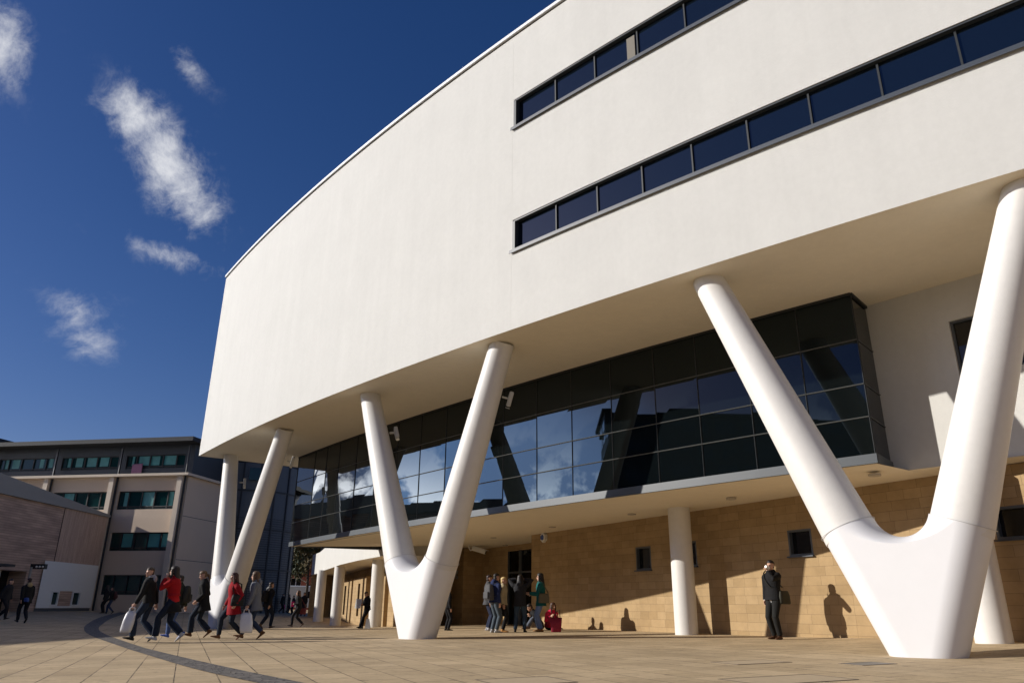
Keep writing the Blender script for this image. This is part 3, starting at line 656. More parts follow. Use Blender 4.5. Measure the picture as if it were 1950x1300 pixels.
# V columns
def v_column(base, topL, topR):
    topL, topR, base = V2(topL) + FN * .22, V2(topR) + FN * .22, V2(base) + FN * .1
    g = gz(base.x, base.y) - .03; t = (V2(topR) - V2(topL)).normalized(); n = Vector((-t.y, t.x))
    oL, oR = (V2(topL) - base) @ t, (V2(topR) - base) @ t; nL, nR = (V2(topL) - base) @ n, (V2(topR) - base) @ n
    zj, r0, rj, rt, c0 = g + 2.02, .43, .475, .345, .115
    def axis(side, z):
        o, nf = (oL, nL) if side < 0 else (oR, nR); k = (z - g) / (ZS - g); return base + t * (side * c0 + (o - side * c0) * k) + n * (nf * k)
    # cast foot: two tapering shells joined by a web with a rounded saddle
    mb = MB()
    for s in (-1, 1):
        a, b = P3(axis(s, g), g), P3(axis(s, zj), zj); ax = (b - a).normalized(); rings = []
        for k in range(7):
            p = a.lerp(b, k / 6); r = r0 + (rj - r0) * k / 6; ring = []
            for q in range(44):
                an = 2 * math.pi * q / 44; off = P3(t, 0) * (r * math.cos(an)) + P3(n, 0) * (r * math.sin(an))
                v = p + off
                if k == 6: v = v - ax * (off.dot(ax)) ; 
                ring.append(v)
            rings.append(ring)
        mb.loft(rings)
    NS, TH = 40, 20
    tilt = math.atan2((axis(1, ZS) - axis(-1, ZS)).length / 2 - c0, ZS - g)
    def half(z): return (axis(1, z) - axis(-1, z)).length / 2
    def rr(z): return min(rj - .001, r0 + (rj - r0) * (z - g) / (zj - g))
    def pt(x, dn, z):
        k = (x / half(z) + 1) / 2; p = axis(-1, z).lerp(axis(1, z), k); return P3(p + n * dn, z)
    sheet = []
    for j in range(TH + 1):     # the saddle, slice by slice through its depth
        th = -math.pi / 2 + math.pi * j / TH; w = (rj - .004) * math.cos(th); zt = zj + w * math.tan(tilt) * .96; xt = half(zt) - w / math.cos(tilt)
        h = zt - (zj - .17 - .13 * math.sin(th) ** 2); Rc = (xt * xt + h * h) / (2 * h); row = []
        for i in range(NS + 1):
            x = xt * math.sin(math.pi / 2 * (-1 + 2 * i / NS)); z = zt - h + Rc - math.sqrt(max(0, Rc * Rc - x * x)); row.append((x, z, pt(x, rr(z) * math.sin(th), z)))
        sheet.append(row)
    mb.add([v[2] for r_ in sheet for v in r_], [(j * (NS + 1) + i, j * (NS + 1) + i + 1, (j + 1) * (NS + 1) + i + 1, (j + 1) * (NS + 1) + i) for j in range(TH) for i in range(NS)])
    for row, sg in ((sheet[0], -1), (sheet[-1], 1)):   # flat web front and back
        vs = []
        for (x, z, v) in row:
            f = x / half(z)
            for q in range(9): zz = g + (z - g) * q / 8; vs.append(pt(f * half(zz), sg * rr(zz), zz))
        mb.add(vs, [(i * 9 + q, (i + 1) * 9 + q, (i + 1) * 9 + q + 1, i * 9 + q + 1) for i in range(NS) for q in range(8)])
    vc = mb.build('v_column', 'casting_paint', bld, smooth=True, angle=35)
    for s in (-1, 1):
        a, b = P3(axis(s, zj - .12), zj - .12), P3(axis(s, ZS + .05), ZS + .05); N_ = 14
        mb = MB(); mb.tube([a.lerp(b, k / N_) for k in range(N_ + 1)], [rj - .018 + (rt - rj) * k / N_ for k in range(N_ + 1)], 44, ref=P3(t, 0))
        mb.build('arm', 'column_paint', vc, smooth=True, angle=50)
        c_ = P3(axis(s, zj), zj); ax = (b - a).normalized(); e1 = (P3(t, 0) - ax * ax.dot(P3(t, 0))).normalized(); e2 = ax.cross(e1)
        mb = MB(); mb.tube([c_ + e1 * ((rj + .001) * math.cos(2 * math.pi * q / 60)) + e2 * ((rj + .001) * math.sin(2 * math.pi * q / 60)) + ax * .004 for q in range(61)], .005, 6, caps=False); mb.build('weld_seam', 'seam_grey', vc, smooth=True)
    # small floodlight clamped to the back of each arm
    return vc, axis, t, n
VS = [((6.5, 12.42), (4.11, 14.5), (8.42, 10.55)), ((-2.53, 21.2), (-4.98, 24.07), (-.44, 18.8)), ((-12.35, 33.4), (-13.68, 35.24), (-9.41, 29.46))]
flood = None
for i, v in enumerate(VS):
    vc, axis, t, n = v_column(*v)
    if i == 0: continue
    for s in (-1, 1):
        where = ('middle', 'far')[i - 1]; arm = 'left' if s < 0 else 'right'
        z = 6.15 if i == 1 else (6.2 if s < 0 else 6.35); p = axis(s, z); d0 = Vector((p.x, p.y)).normalized(); rt = Vector((d0.y, -d0.x))
        q = P3(p + rt * .36 + n * .34, z)
        f = thing('floodlight', q, 'white floodlight box on the %s arm of the %s V column' % (arm, where), 'floodlight', 'floodlights on the V columns')
        az = (P3(axis(s, z + .5), z + .5) - P3(axis(s, z), z)).normalized(); X = P3(rt, 0); X = (X - az * X.dot(az)).normalized(); Yv = az.cross(X)
        mb = MB(); mb.box(q, (.12, .22, .42), X, Yv, az); mb.build('housing', 'lamp_grey', f, bevel=.03)
        mb = MB(); mb.box(q - X * .15 - Yv * .05, (.16, .05, .05), X, Yv, az); mb.build('bracket', 'lamp_grey', f)
        mb = MB(); mb.tube([q - az * .25, q - az * .262], .06, 12); mb.build('lens', 'lamp_glass', f)

# lower wing behind, with its curved white band
def wing():
    W = [(-6.0, 36.6), (-6.55, 37.7), (-8.1, 40.9), (-10.1, 45.7), (-11.5, 49.7), (-13.2, 54.4), (-14.6, 58.8), (-16.1, 62.6)]
    W = W[::-1]
    mb = MB(); Wb = [V2(p) for p in W]; back = [p + Vector((2.2, 1.1)) for p in Wb]
    zb = 3.0
    for i in range(len(Wb) - 1):
        mb.quad(P3(Wb[i], zb), P3(Wb[i + 1], zb), P3(Wb[i + 1], 4.55), P3(Wb[i], 4.55))
        mb.quad(P3(Wb[i], 4.55), P3(Wb[i + 1], 4.55), P3(back[i + 1], 4.55), P3(back[i], 4.55))
    mb.quad(P3(back[0], zb), P3(Wb[0], zb), P3(Wb[0], 4.55), P3(back[0], 4.55))
    mb.quad(P3(Wb[-1], zb), P3(back[-1], zb), P3(back[-1], 4.55), P3(Wb[-1], 4.55))
    mb.build('wing_band', 'render_white', bld)
    mb = MB()
    for i in range(len(Wb) - 1): mb.quad(P3(Wb[i], zb), P3(back[i], zb), P3(back[i + 1], zb), P3(Wb[i + 1], zb))
    mb.build('wing_soffit', 'soffit_cream', bld)
    mb = MB()
    for i in range(len(Wb) - 1):
        a, b = Wb[i] + Vector((.5, .3)), Wb[i + 1] + Vector((.5, .3)); mb.quad(P3(a, 4.56), P3(b, 4.56), P3(b, 7.4), P3(a, 7.4))
    mb.build('wing_glazing', 'glass_dark', bld, smooth=True)
    off = Vector((2.0, 1.05)); wl = [p + off for p in Wb]
    mb = MB(); wall_strip(mb, wl, -1.2, zb + .01); wall_strip(mb, [wl[-1], wl[-1] + Vector((.6, 6))], -1.2, 3.57)
    # end pier
    e = Wb[0]; q = e + Vector((.05, -.1)); mb.prism([q, q + Vector((1.05, .12)), q + Vector((2.1, 1.3)), q + Vector((.5, 1.1))], -1.2, zb)
    # projecting stone panels with slit windows
    L = [0]; slits = []
    for a, b in zip(wl, wl[1:]): L.append(L[-1] + (b - a).length)
    def P(u):
        i = 0
        while i < len(L) - 2 and u > L[i + 1]: i += 1
        return wl[i].lerp(wl[i + 1], (u - L[i]) / (L[i + 1] - L[i]))
    for pxa, pxb in ((629, 644), (658, 681), (684, 710), (722, 748), (756, 790)):
        def uat(px):
            best = None
            for k in range(400):
                u = L[-1] * k / 399; p = P(u); d = ray(px, 1150); e_ = abs(p.x / p.y - d.x / d.y)
                if best is None or e_ < best[0]: best = (e_, u)
            return best[1]
        ua, ub = uat(pxa), uat(pxb); a, b = P(ua), P(ub); x = (b - a).normalized(); nn_ = Vector((x.y, -x.x)); w = (b - a).length
        if nn_.x > 0: nn_ = -nn_
        c = (a + b) / 2
        for s0, s1 in ((0, .42), (.58, 1)):
            m_ = a.lerp(b, (s0 + s1) / 2); mb.prism([a.lerp(b, s0), a.lerp(b, s1), a.lerp(b, s1) + nn_ * .5, a.lerp(b, s0) + nn_ * .5], -1.2, 2.42)
        for z0, z1 in ((-1.2, .1), (2.05, 2.42)):
            mb.prism([a.lerp(b, .42), a.lerp(b, .58), a.lerp(b, .58) + nn_ * .497, a.lerp(b, .42) + nn_ * .497], z0, z1)
        slit = MB(); slit.prism([a.lerp(b, .42), a.lerp(b, .58), a.lerp(b, .58) + nn_ * .38, a.lerp(b, .42) + nn_ * .38], .1, 2.05); slits.append(slit)
    mb.build('wing_stone_wall', 'sandstone', bld)
    for sm in slits: sm.build('slit_window', 'glass_window', bld)
    for px, yy in ((608, 54.0), (641.5, 47.8), (716, 40.2), (790, 37.0)):
        d = ray(px, 1150); x = d.x / d.y * yy; mb = MB(); mb.tube([(x, yy, -1), (x, yy, zb + .02)], .33, 32); mb.build('round_column', 'column_paint', bld, smooth=True, angle=50)
wing()

# lettering on the stone wall by the entrance
def sign():
    s = C2 - SD * 1.2
    p = on_wall(868, 1089, s, C2); g = thing('wall_sign', p, 'grey metal lettering fixed to the stone wall beside the entrance', 'sign')
    cu = bpy.data.curves.new('letters', 'FONT'); cu.body = 'ing'; cu.size = .62; cu.extrude = .02; cu.align_x = 'CENTER'
    o = bpy.data.objects.new('letters', cu); col.objects.link(o); bpy.context.view_layer.update()
    me = bpy.data.meshes.new_from_object(o.evaluated_get(bpy.context.evaluated_depsgraph_get())); bpy.data.objects.remove(o)
    o = bpy.data.objects.new('letters', me); col.objects.link(o); me.materials.append(MATS['letter_metal'])
    X = P3(SD, 0); Z = Vector((0, 0, 1)); N = X.cross(Z)
    o.parent = g; o.matrix_parent_inverse = Matrix(); q = -P3(SN, 0) * .04
    o.matrix_local = Matrix(((X.x, 0, N.x, q.x), (X.y, 0, N.y, q.y), (0, 1, 0, -.2), (0, 0, 0, 1)))
sign()
# CCTV camera and alarm box
def cctv():
    p = at_depth(908, 1046, 37.5); t = thing('cctv_camera', p, 'white CCTV camera hanging under the entrance ceiling by the doorway', 'camera')
    d = Vector((.95, -.25, -.28)).normalized(); s = Vector((0, 0, 1)).cross(d).normalized(); u = d.cross(s)
    mb = MB(); mb.box(p + d * .12, (.72, .2, .2), d, s, u); mb.build('housing', 'plastic_white', t, bevel=.03)
    mb = MB(); mb.box(p + d * .17 + u * .115, (.78, .25, .025), d, s, u); mb.build('sunshade', 'plastic_white', t)
    mb = MB(); mb.tube([p + d * .48, p + d * .492], .075, 14); mb.build('lens', 'metal_black', t)
    mb = MB(); mb.tube([p - d * .1, p - d * .35 - Vector((0, 0, .12)), p - d * .42 - Vector((0, 0, .02)), p - d * .42 + Vector((0, 0, .22))], .04, 8); mb.build('bracket', 'plastic_white', t)
cctv()
def alarm():
    p = on_wall(1038, 1023, SW0, SW1) - P3(SN, 0) * .06; t = thing('alarm_box', p, 'white hexagonal alarm box with a blue lens high on the stone wall', 'alarm box')
    X = P3(SD, 0); N = P3(SN, 0); Z = Vector((0, 0, 1)); mb = MB()
    hx = [p + X * (.19 * math.cos(R(60 * k + 30))) + Z * (.2 * math.sin(R(60 * k + 30))) for k in range(6)]
    mb.add([h - N * .06 for h in hx] + [h + N * .06 for h in hx], [(5, 4, 3, 2, 1, 0)] + [(k, (k + 1) % 6, 6 + (k + 1) % 6, 6 + k) for k in range(6)]); mb.build('cover', 'plastic_white', t)
    mb = MB(); mb.tube([p - N * .06 - X * .02, p - N * .1 - X * .02], [.11, .09], 16); mb.build('lens', 'plastic_blue', t)
alarm()

# ------------------------------------------------------------------ timber pavilion on the left
def pavilion():
    xw = -33.0; y0, y1 = 12.0, 61.6
    A, B = Vector((xw, y0)), Vector((xw, y1))
    t = thing('timber_pavilion', (-38, 40, 0), 'timber boarded pavilion with a low white panel and sloping grey roof edge', 'building')
    def W(px, py): p = on_wall(px, py, A, B); return p.y - y0, p.z
    ub, _ = W(124, 965); zt = 7.3; uend = y1 - y0
    u_p0, zp1 = W(97, 1072); u_p1 = W(187, 1078)[0]; zp0 = W(85, 1157)[1]; zp1 = W(150, 1073)[1]
    ud0, ud1 = W(-30, 1120)[0], W(44, 1120)[0]; zd = W(30, 1086)[1]
    mb = MB(); wall_strip(mb, [A, B], -.5, zt, [(ub, uend + .1, -.6, zt), (ud0, ud1, -.6, zd)])
    P = lambda u, z, o=0.: Vector((xw + o, y0 + u, z))
    for (a, b) in (((ud0, -.5), (ud0, zd)), ((ud1, -.5), (ud1, zd)), ((ud0, zd), (ud1, zd))):
        mb.quad(P(*a), P(*b), P(*b, -1.2), P(*a, -1.2), [(0, a[1]), (0, b[1]), (1.2, b[1]), (1.2, a[1])])
    mb.build('boarded_wall', 'larch_boards', t)
    mb = MB(); wall_strip(mb, [Vector((xw + .06, y0 + ub)), Vector((xw + .06, y1))], zp1, zt, u0=0); mb.quad(P(ub, zp1), P(ub, zt), P(ub, zt, .06), P(ub, zp1, .06)); mb.build('vertical_boarding', 'larch_vertical', t)
    wu0, wz1 = W(97, 1124); wu1 = W(152, 1124)[0]; wz0 = W(110, 1153)[1]
    wl1 = W(111, 1124)[0]; wl2 = W(137, 1124)[0]
    mb = MB(); wall_strip(mb, [Vector((xw + .1, y0 + u_p0 - .9)), Vector((xw + .1, y1))], zp0, zp1, [(wu0 - (u_p0 - .9), wu1 - (u_p0 - .9), wz0, wz1)])
    mb.quad(P(u_p0 - .9, zp1), P(uend, zp1), P(uend, zp1, .1), P(u_p0 - .9, zp1, .1)); mb.build('white_panel', 'panel_white', t)
    mb = MB(); wall_strip(mb, [Vector((xw + .02, y0 + u_p0 - .9)), Vector((xw + .02, y1))], -.5, zp0); mb.build('plinth', 'frame_grey', t)
    for a, b in ((wu0, wl1), (wl2, wu1)):
        mb = MB(); mb.quad(P(a, wz0, .04), P(b, wz0, .04), P(b, wz1, .04), P(a, wz1, .04)); w = mb.build('window', 'glass_teal', t); mb = MB()
        for u in (a + .05, b - .05): mb.box(P(u, (wz0 + wz1) / 2, .09), (.1, .1, wz1 - wz0))
        for z in (wz0 + .05, wz1 - .05): mb.box(P((a + b) / 2, z, .09), (.1, b - a - .2, .1))
        mb.build('frame', 'plastic_white', w)
    mb = MB(); wall_strip(mb, [Vector((xw + .05, y0 + wl1)), Vector((xw + .05, y0 + wl2))], wz0, wz1); mb.build('infill_boards', 'larch_boards', t)
    mb = MB(); zs0, zs1 = 8.9, 7.48    # sloping roof edge
    o = .25; k0 = zt + .002
    zq = lambda y: zs1 + (8.55 - zs1) * (y1 - y) / (y1 - 47)
    yb = 40.0
    for ya, yb_ in ((y1 + .1, 40.0),):
        vs = [P(y - y0, z, o) for y, z in ((ya, k0), (yb_, k0), (yb_, zq(yb_)), (ya, zq(ya)))]
        vs2 = [v + Vector((-14, 0, 0)) for v in vs]; mb.add(vs + vs2, [(0, 1, 2, 3), (7, 6, 5, 4), (0, 3, 7, 4), (3, 2, 6, 7), (0, 4, 5, 1)])
    mb.box((xw - 6.9, (y0 + 40) / 2, 7.75), (14.2, 40 - y0 - .01, .8)); mb.build('roof_edge', 'timber_fascia', t)
    mb = MB(); mb.quad((xw, y1, -.5), (xw - 14, y1, -.5), (xw - 14, y1, zt), (xw, y1, zt)); mb.quad((xw, y0, -.5), (xw, y0, zt), (xw - 14, y0, zt), (xw - 14, y0, -.5)); mb.quad((xw - 14, y0, -.5), (xw - 14, y0, zt), (xw - 14, y1, zt), (xw - 14, y1, -.5)); mb.build('side_wall', 'larch_boards', t)
    mb = MB(); mb.quad(P(ud0, -.5, -1.2), P(ud1, -.5, -1.2), P(ud1, zd, -1.2), P(ud0, zd, -1.2)); d = mb.build('door', 'glass_window', t)
    mb = MB(); ux = W(9, 1120)[0]; mb.box(P(ux, zd / 2 - .2, -.6), (.12, .14, zd + .4)); mb.build('frame', 'plastic_white', d)
    # canopy: dark beam on a slim post with three spot lamps on its end
    e = at_depth(88, 1077, 49.0); f = at_depth(60, 1079, 48.5); mb = MB()
    mb.box((xw + .9, 42.0, e.z - .02), (1.9, 13.0, .14)); mb.box(f.lerp(e, .5), (.9, .3, .3)); mb.build('canopy', 'metal_black', t)
    b_ = at_depth(53.5, 1168, 48.5); mb = MB(); mb.tube([(f.x, f.y, -.1), (f.x, f.y, f.z)], .07, 10); mb.build('post', 'timber_fascia', t)
    for px in (70, 76, 82): c = at_depth(px, 1078, 48.2); mb = MB(); mb.tube([c, c + Vector((0, -.04, -.03))], .06, 10); mb.build('spot_lamp', 'lamp_glass', t)
pavilion()

# ------------------------------------------------------------------ beige office block beyond the pavilion
def office():
    y = 61.0; c = at_depth(343, 1010, y); C = Vector((c.x, y)); a = R(-79.4); D = Vector((math.sin(a), math.cos(a)))   # leftwards
    L0 = C + D * 34; t = thing('office_block', (C.x - 8, y + 6, 0), 'beige four-storey office block with teal ribbon windows and a dark top floor', 'building')
    def W(px, py): p = on_wall(px, py, L0, C); return 34 - (Vector((p.x, p.y)) - C) @ D, p.z
    X = P3(-D, 0); N = P3(Vector((D.y, -D.x)), 0)
    if N.y > 0: N = -N                        # towards the plaza
    P = lambda u, z, o=0.: P3(L0 - D * u, z) + N * o
    zc = W(230, 909)[1]; ztop = W(230, 848)[1]
    pil = [W(px, 1000)[0] for px in (334, 203)]; step = pil[0] - pil[1]; pil = [pil[0] - step * k for k in range(6)]
    rows = [(W(260, 1132)[1], W(260, 1094)[1]), (W(260, 1048)[1], W(260, 1013)[1]), (W(280, 969)[1], W(280, 934)[1])]
    topw = (W(290, 890)[1], W(290, 864)[1])
    bays = [(pil[k] - step + .55, pil[k] - .42) for k in range(5)]
    holes = [(a_, b_, z0, z1) for a_, b_ in bays for z0, z1 in rows]
    mb = MB(); wall_strip(mb, [L0, C], -.6, zc, holes)
    for (a_, b_, z0, z1) in holes:
        for p, q in (((a_, z0), (a_, z1)), ((a_, z1), (b_, z1)), ((b_, z1), (b_, z0)), ((b_, z0), (a_, z0))): mb.quad(P(*p), P(*q), P(*q, -.25), P(*p, -.25))
    mb.build('front_wall', 'office_beige', t)
    E = C + Vector((math.sin(R(10.6)), math.cos(R(10.6)))) * 11
    mb = MB(); wall_strip(mb, [C, E], -.6, zc); mb.build('end_wall', 'office_beige', t)
    mb = MB(); en = Vector((math.cos(R(10.6)), -math.sin(R(10.6)))); ed = (E - C).normalized()
    for z in (zc - 3.2, zc - 6.6): mb.box(P3((C + E) / 2 + en * .004, z), (11, .012, .05), P3(ed, 0), P3(en, 0))
    mb.build('panel_joint', 'frame_grey', t)
    mb = MB(); mb.box(P(17.1, zc + .1, .2), (34.5, .9, .2), X, N); mb.box(P3((C + E) / 2 + en * .1, zc + .1), (11, .5, .2), P3(ed, 0), P3(en, 0)); mb.build('cornice', 'office_pilaster', t)
    for k in range(5):
        mb = MB(); mb.box(P(pil[k], (zc - .6) / 2, .22), (.42, .44, zc + .6), X, N); mb.build('pilaster', 'office_pilaster', t)
        mb = MB(); mb.tube([P(pil[k] + .3, -.2, .12), P(pil[k] + .3, ztop - .2, .12)], .08, 8); mb.build('drainpipe', 'metal_black', t)
    th = [(a_ - .1, b_ + .1, *topw) for a_, b_ in bays]
    mb = MB(); wall_strip(mb, [P(0, 0, -.35).xy, P(34, 0, -.35).xy], zc + .2, ztop, th); wall_strip(mb, [P(34, 0, -.35).xy, (C + ed * 11 - en * .35)], zc + .2, ztop); mb.build('top_floor_wall', 'slate_panel', t)
    mb = MB(); mb.prism([P(-1, 0, 1.1).xy, P(34.6, 0, 1.1).xy, P3(E + en * .7, 0).xy, P3(E - en * 30, 0).xy], ztop, ztop + .35); mb.box(P(5, ztop + .9, -4), (16, 5, 1.1), X, N); mb.build('roof', 'roof_dark', t)
    r2 = random.Random(5)
    for (a_, b_, z0, z1), back in [(h, -.25) for h in holes] + [(h, -.5) for h in th]:
        mb = MB(); mb.quad(P(a_, z0, back), P(b_, z0, back), P(b_, z1, back), P(a_, z1, back)); w = mb.build('window', 'glass_teal', t)
        fr = MB(); n = 5; cuts = [a_ + (b_ - a_) * f for f in (0, .17, .4, .62, .85, 1)]
        for u in cuts: fr.box(P(u, (z0 + z1) / 2, back + .05), (.09, .1, z1 - z0), X, N)
        for z in (z0 + .04, z1 - .04, z0 + (z1 - z0) * .16): fr.box(P((a_ + b_) / 2, z, back + .045), (b_ - a_, .09, .08), X, N)
        fr.build('frame', 'mullion_dark', w)
        for u, v in zip(cuts, cuts[1:]):
            if r2.random() < .62:
                g = r2.uniform(.0, .5) * (v - u); u2 = u + .06 + g * r2.randint(0, 1); v2 = max(u2 + .2, v - .06 - g * r2.random())
                cu = MB(); cu.quad(P(u2, z0 + .3, back + .006), P(v2, z0 + .3, back + .006), P(v2, z1 - .08, back + .006), P(u2, z1 - .08, back + .006)); cu.build('curtain', 'curtain_teal', w)
    s = on_wall(257, 891, L0, C); mb = MB(); q = s + N * -.25
    mb.box(q, (.95, .05, .8), (X + Vector((0, 0, .06))).normalized(), N); mb.box(q - X * .1 + Vector((0, 0, .3)) + N * .04, (.5, .02, .08), X, N)
    mat('notice_pink', (.30, .13, .22), .6, var=.1); tag(mb.build('window_notice', 'notice_pink'), 'faded pink cloth notice hanging below a top-floor office window', 'notice')
office()

# ------------------------------------------------------------------ dark clad block with a rounded end, behind the far V column
def drum():
    y = 70.0; rt = at_depth(551, 980, y); top = at_depth(552, 891, y).z
    t = thing('clad_block', (rt.x - 8, y + 6, 0), 'dark grey metal-clad block with a rounded end behind the far V column', 'building')
    r = 4.2; cx, cy = rt.x - r * .98, y + 1.5
    arc = [Vector((cx + r * math.sin(R(a)), cy - r * math.cos(R(a)))) for a in range(0, 131, 5)]
    path = [Vector((cx - 9, cy - r - 1.4))] + arc
    mb = MB(); wall_strip(mb, path, -.6, top); mb.build('cladding', 'drum_cladding', t, smooth=True, angle=30)
    mb = MB(); mb.prism([p for p in path] + [Vector((cx - 9, cy + 8))], top, top + .3); mb.build('roof', 'roof_dark', t)
    mb = MB()
    for py in (941, 1012, 1086):
        z = at_depth(530, py, y).z
        for a, b in zip(arc, arc[1:]):
            x = (b - a).normalized(); mb.box(P3((a + b) / 2, z), ((b - a).length + .03, .16, .14), P3(x, 0), (-x.y, x.x, 0))
    for i in range(1, len(arc), 4):
        a = arc[i]; x = (arc[i] - arc[i - 1]).normalized(); mb.box(P3(a, top / 2), (.12, .2, top), P3(x, 0), (-x.y, x.x, 0))
    mb.build('seam', 'slate_dark', t)
    # finely louvred lower panels
    mb = MB()
    for k in range(40):
        z = .2 + k * .2
        if z > top * .62: break
        for a, b in zip(arc, arc[1:]):
            x = (b - a).normalized(); mb.box(P3((a + b) / 2, z), ((b - a).length + .01, .07, .05), P3(x, 0), (-x.y, x.x, 0))
    mb.build('louvre', 'slate_dark', t)
    f0, f1 = path[0], path[1]; mb = MB(); d = (f1 - f0).normalized(); n_ = Vector((d.y, -d.x))
    mb.prism([f0 - d * 4 + n_ * .4, f1 + n_ * .4 - d * .3, f1 - d * .3 + n_ * .02, f0 - d * 4 + n_ * .02], -.6, top - .1); fw = mb.build('flat_front', 'slate_panel', t)
    w = on_wall(486, 902, f0 + n_ * .41, f1 + n_ * .41); mb = MB(); mb.box(w, (1.0, .06, 1.1), P3(d, 0), P3(n_, 0)); mb.build('window', 'glass_teal', t)
drum()

# ------------------------------------------------------------------ red brick building, tree, van in the gap
def brick():
    y = 104.0; t = thing('brick_building', (-27, y + 5, 0), 'red brick building with stone bands and tall sash windows seen through the gap', 'building')
    zt = at_depth(565, 1003, y).z; x0, x1 = -40., -20.
    A, B = Vector((x0, y)), Vector((x1, y)); Z = lambda py: at_depth(560, py, y).z; Xp = lambda px: at_depth(px, 1040, y).x
    holes = [(Xp(a) - x0, Xp(b) - x0, Z(1046), Z(1024)) for a, b in ((545, 552), (556, 567), (572, 583))] + [(Xp(a) - x0, Xp(b) - x0, Z(1084), Z(1062)) for a, b in ((543, 548), (552, 566), (572, 582))]
    holes += [(Xp(a) - x0, Xp(b) - x0, Z(1135), Z(1100)) for a, b in ((540, 552), (560, 580))]
    mb = MB(); wall_strip(mb, [A, B], -.5, zt, holes)
    for h in holes:
        for p, q in (((h[0], h[2]), (h[0], h[3])), ((h[0], h[3]), (h[1], h[3])), ((h[1], h[3]), (h[1], h[2]))):
            mb.quad((x0 + p[0], y, p[1]), (x0 + q[0], y, q[1]), (x0 + q[0], y + .2, q[1]), (x0 + p[0], y + .2, p[1]))
    mb.quad((x1, y, -.5), (x1, y + 12, -.5), (x1, y + 12, zt), (x1, y, zt)); mb.build('wall', 'red_brick', t)
    mb = MB()
    for za, zb_ in ((Z(1060), Z(1054)), (Z(1023), Z(1018))): mb.box(((x0 + x1) / 2, y - .03, (za + zb_) / 2), (x1 - x0, .16, zb_ - za))
    mb.build('stone_band', 'pale_stone', t)
    mb = MB(); mb.box(((x0 + x1) / 2, y + 5, zt + .35), (x1 - x0 + 1.2, 11.5, .7)); mb.box(((x0 + x1) / 2, y + 4, zt + 1.2), (x1 - x0 - 1, 8, 1.0)); mb.build('roof', 'pale_stone', t)
    for h in holes:
        mb = MB(); mb.quad((x0 + h[0], y + .18, h[2]), (x0 + h[1], y + .18, h[2]), (x0 + h[1], y + .18, h[3]), (x0 + h[0], y + .18, h[3])); w = mb.build('window', 'glass_window', t); mb = MB()
        for k in (0, .5, 1): mb.box((x0 + h[0] + (h[1] - h[0]) * k, y + .12, (h[2] + h[3]) / 2), (.09, .08, h[3] - h[2]))
        for k in (0, .5, 1): mb.box((x0 + (h[0] + h[1]) / 2, y + .13, h[2] + (h[3] - h[2]) * k), (h[1] - h[0], .08, .09))
        mb.build('frame', 'plastic_white', w)
    return
brick()
def tree(px, y, h, label, r=3.0, leaves=11000, seed=1):
    d = ray(px, 1150); x = d.x / d.y * y; g = gz(x, y); r2 = random.Random(seed)
    t = thing('street_tree', (x, y, g), label, 'tree', 'autumn trees beyond the plaza'); mb = MB()
    mb.tube([(x, y, g - .2), (x + .05, y, g + h * .3), (x - .08, y, g + h * .62), (x, y, g + h * .9)], [.2, .15, .09, .03], 10)
    tips = []
    for k in range(16):
        z = g + h * (.28 + .55 * k / 16); a = k * 2.4; L = r * (.95 - .5 * k / 16); e = Vector((x + L * math.cos(a), y + L * math.sin(a), z + L * .5)); tips.append(e)
        mb.tube([(x, y, z), ((x + e.x) / 2, (y + e.y) / 2, z + L * .16), e], [.06, .04, .015], 6)
    mb.build('trunk', 'bark', t)
    for mname, cnt in (('foliage_autumn', leaves // 2), ('foliage_green', leaves // 2)):
        mb = MB(); cl = []
        for k in range(46):
            e = tips[r2.randrange(16)]; u = r2.uniform(.35, 1.1); cl.append((Vector((x + (e.x - x) * u + r2.gauss(0, .3), y + (e.y - y) * u + r2.gauss(0, .3), e.z + r2.gauss(.2, .5))), r2.uniform(.4, .8)))
        cl += [(Vector((x + r2.gauss(0, .4), y + r2.gauss(0, .4), g + h * r2.uniform(.8, 1.0))), .5) for _ in range(6)]
        for _ in range(cnt):
            c, s = cl[r2.randrange(len(cl))]; p = c + Vector((r2.gauss(0, s), r2.gauss(0, s), r2.gauss(0, s))) * .6
            n_ = Vector((r2.gauss(0, 1), r2.gauss(0, 1), r2.gauss(0, 1))).normalized(); a = n_.orthogonal().normalized() * r2.uniform(.09, .2); b = n_.cross(a)
            mb.add([p - a, p - b * .5, p + a, p + b * .5], [(0, 1, 2, 3)])
        mb.build('crown', mname, t)
tree(581, 86, 9.5, 'autumn tree with brown and green leaves in front of the red brick building', seed=2)
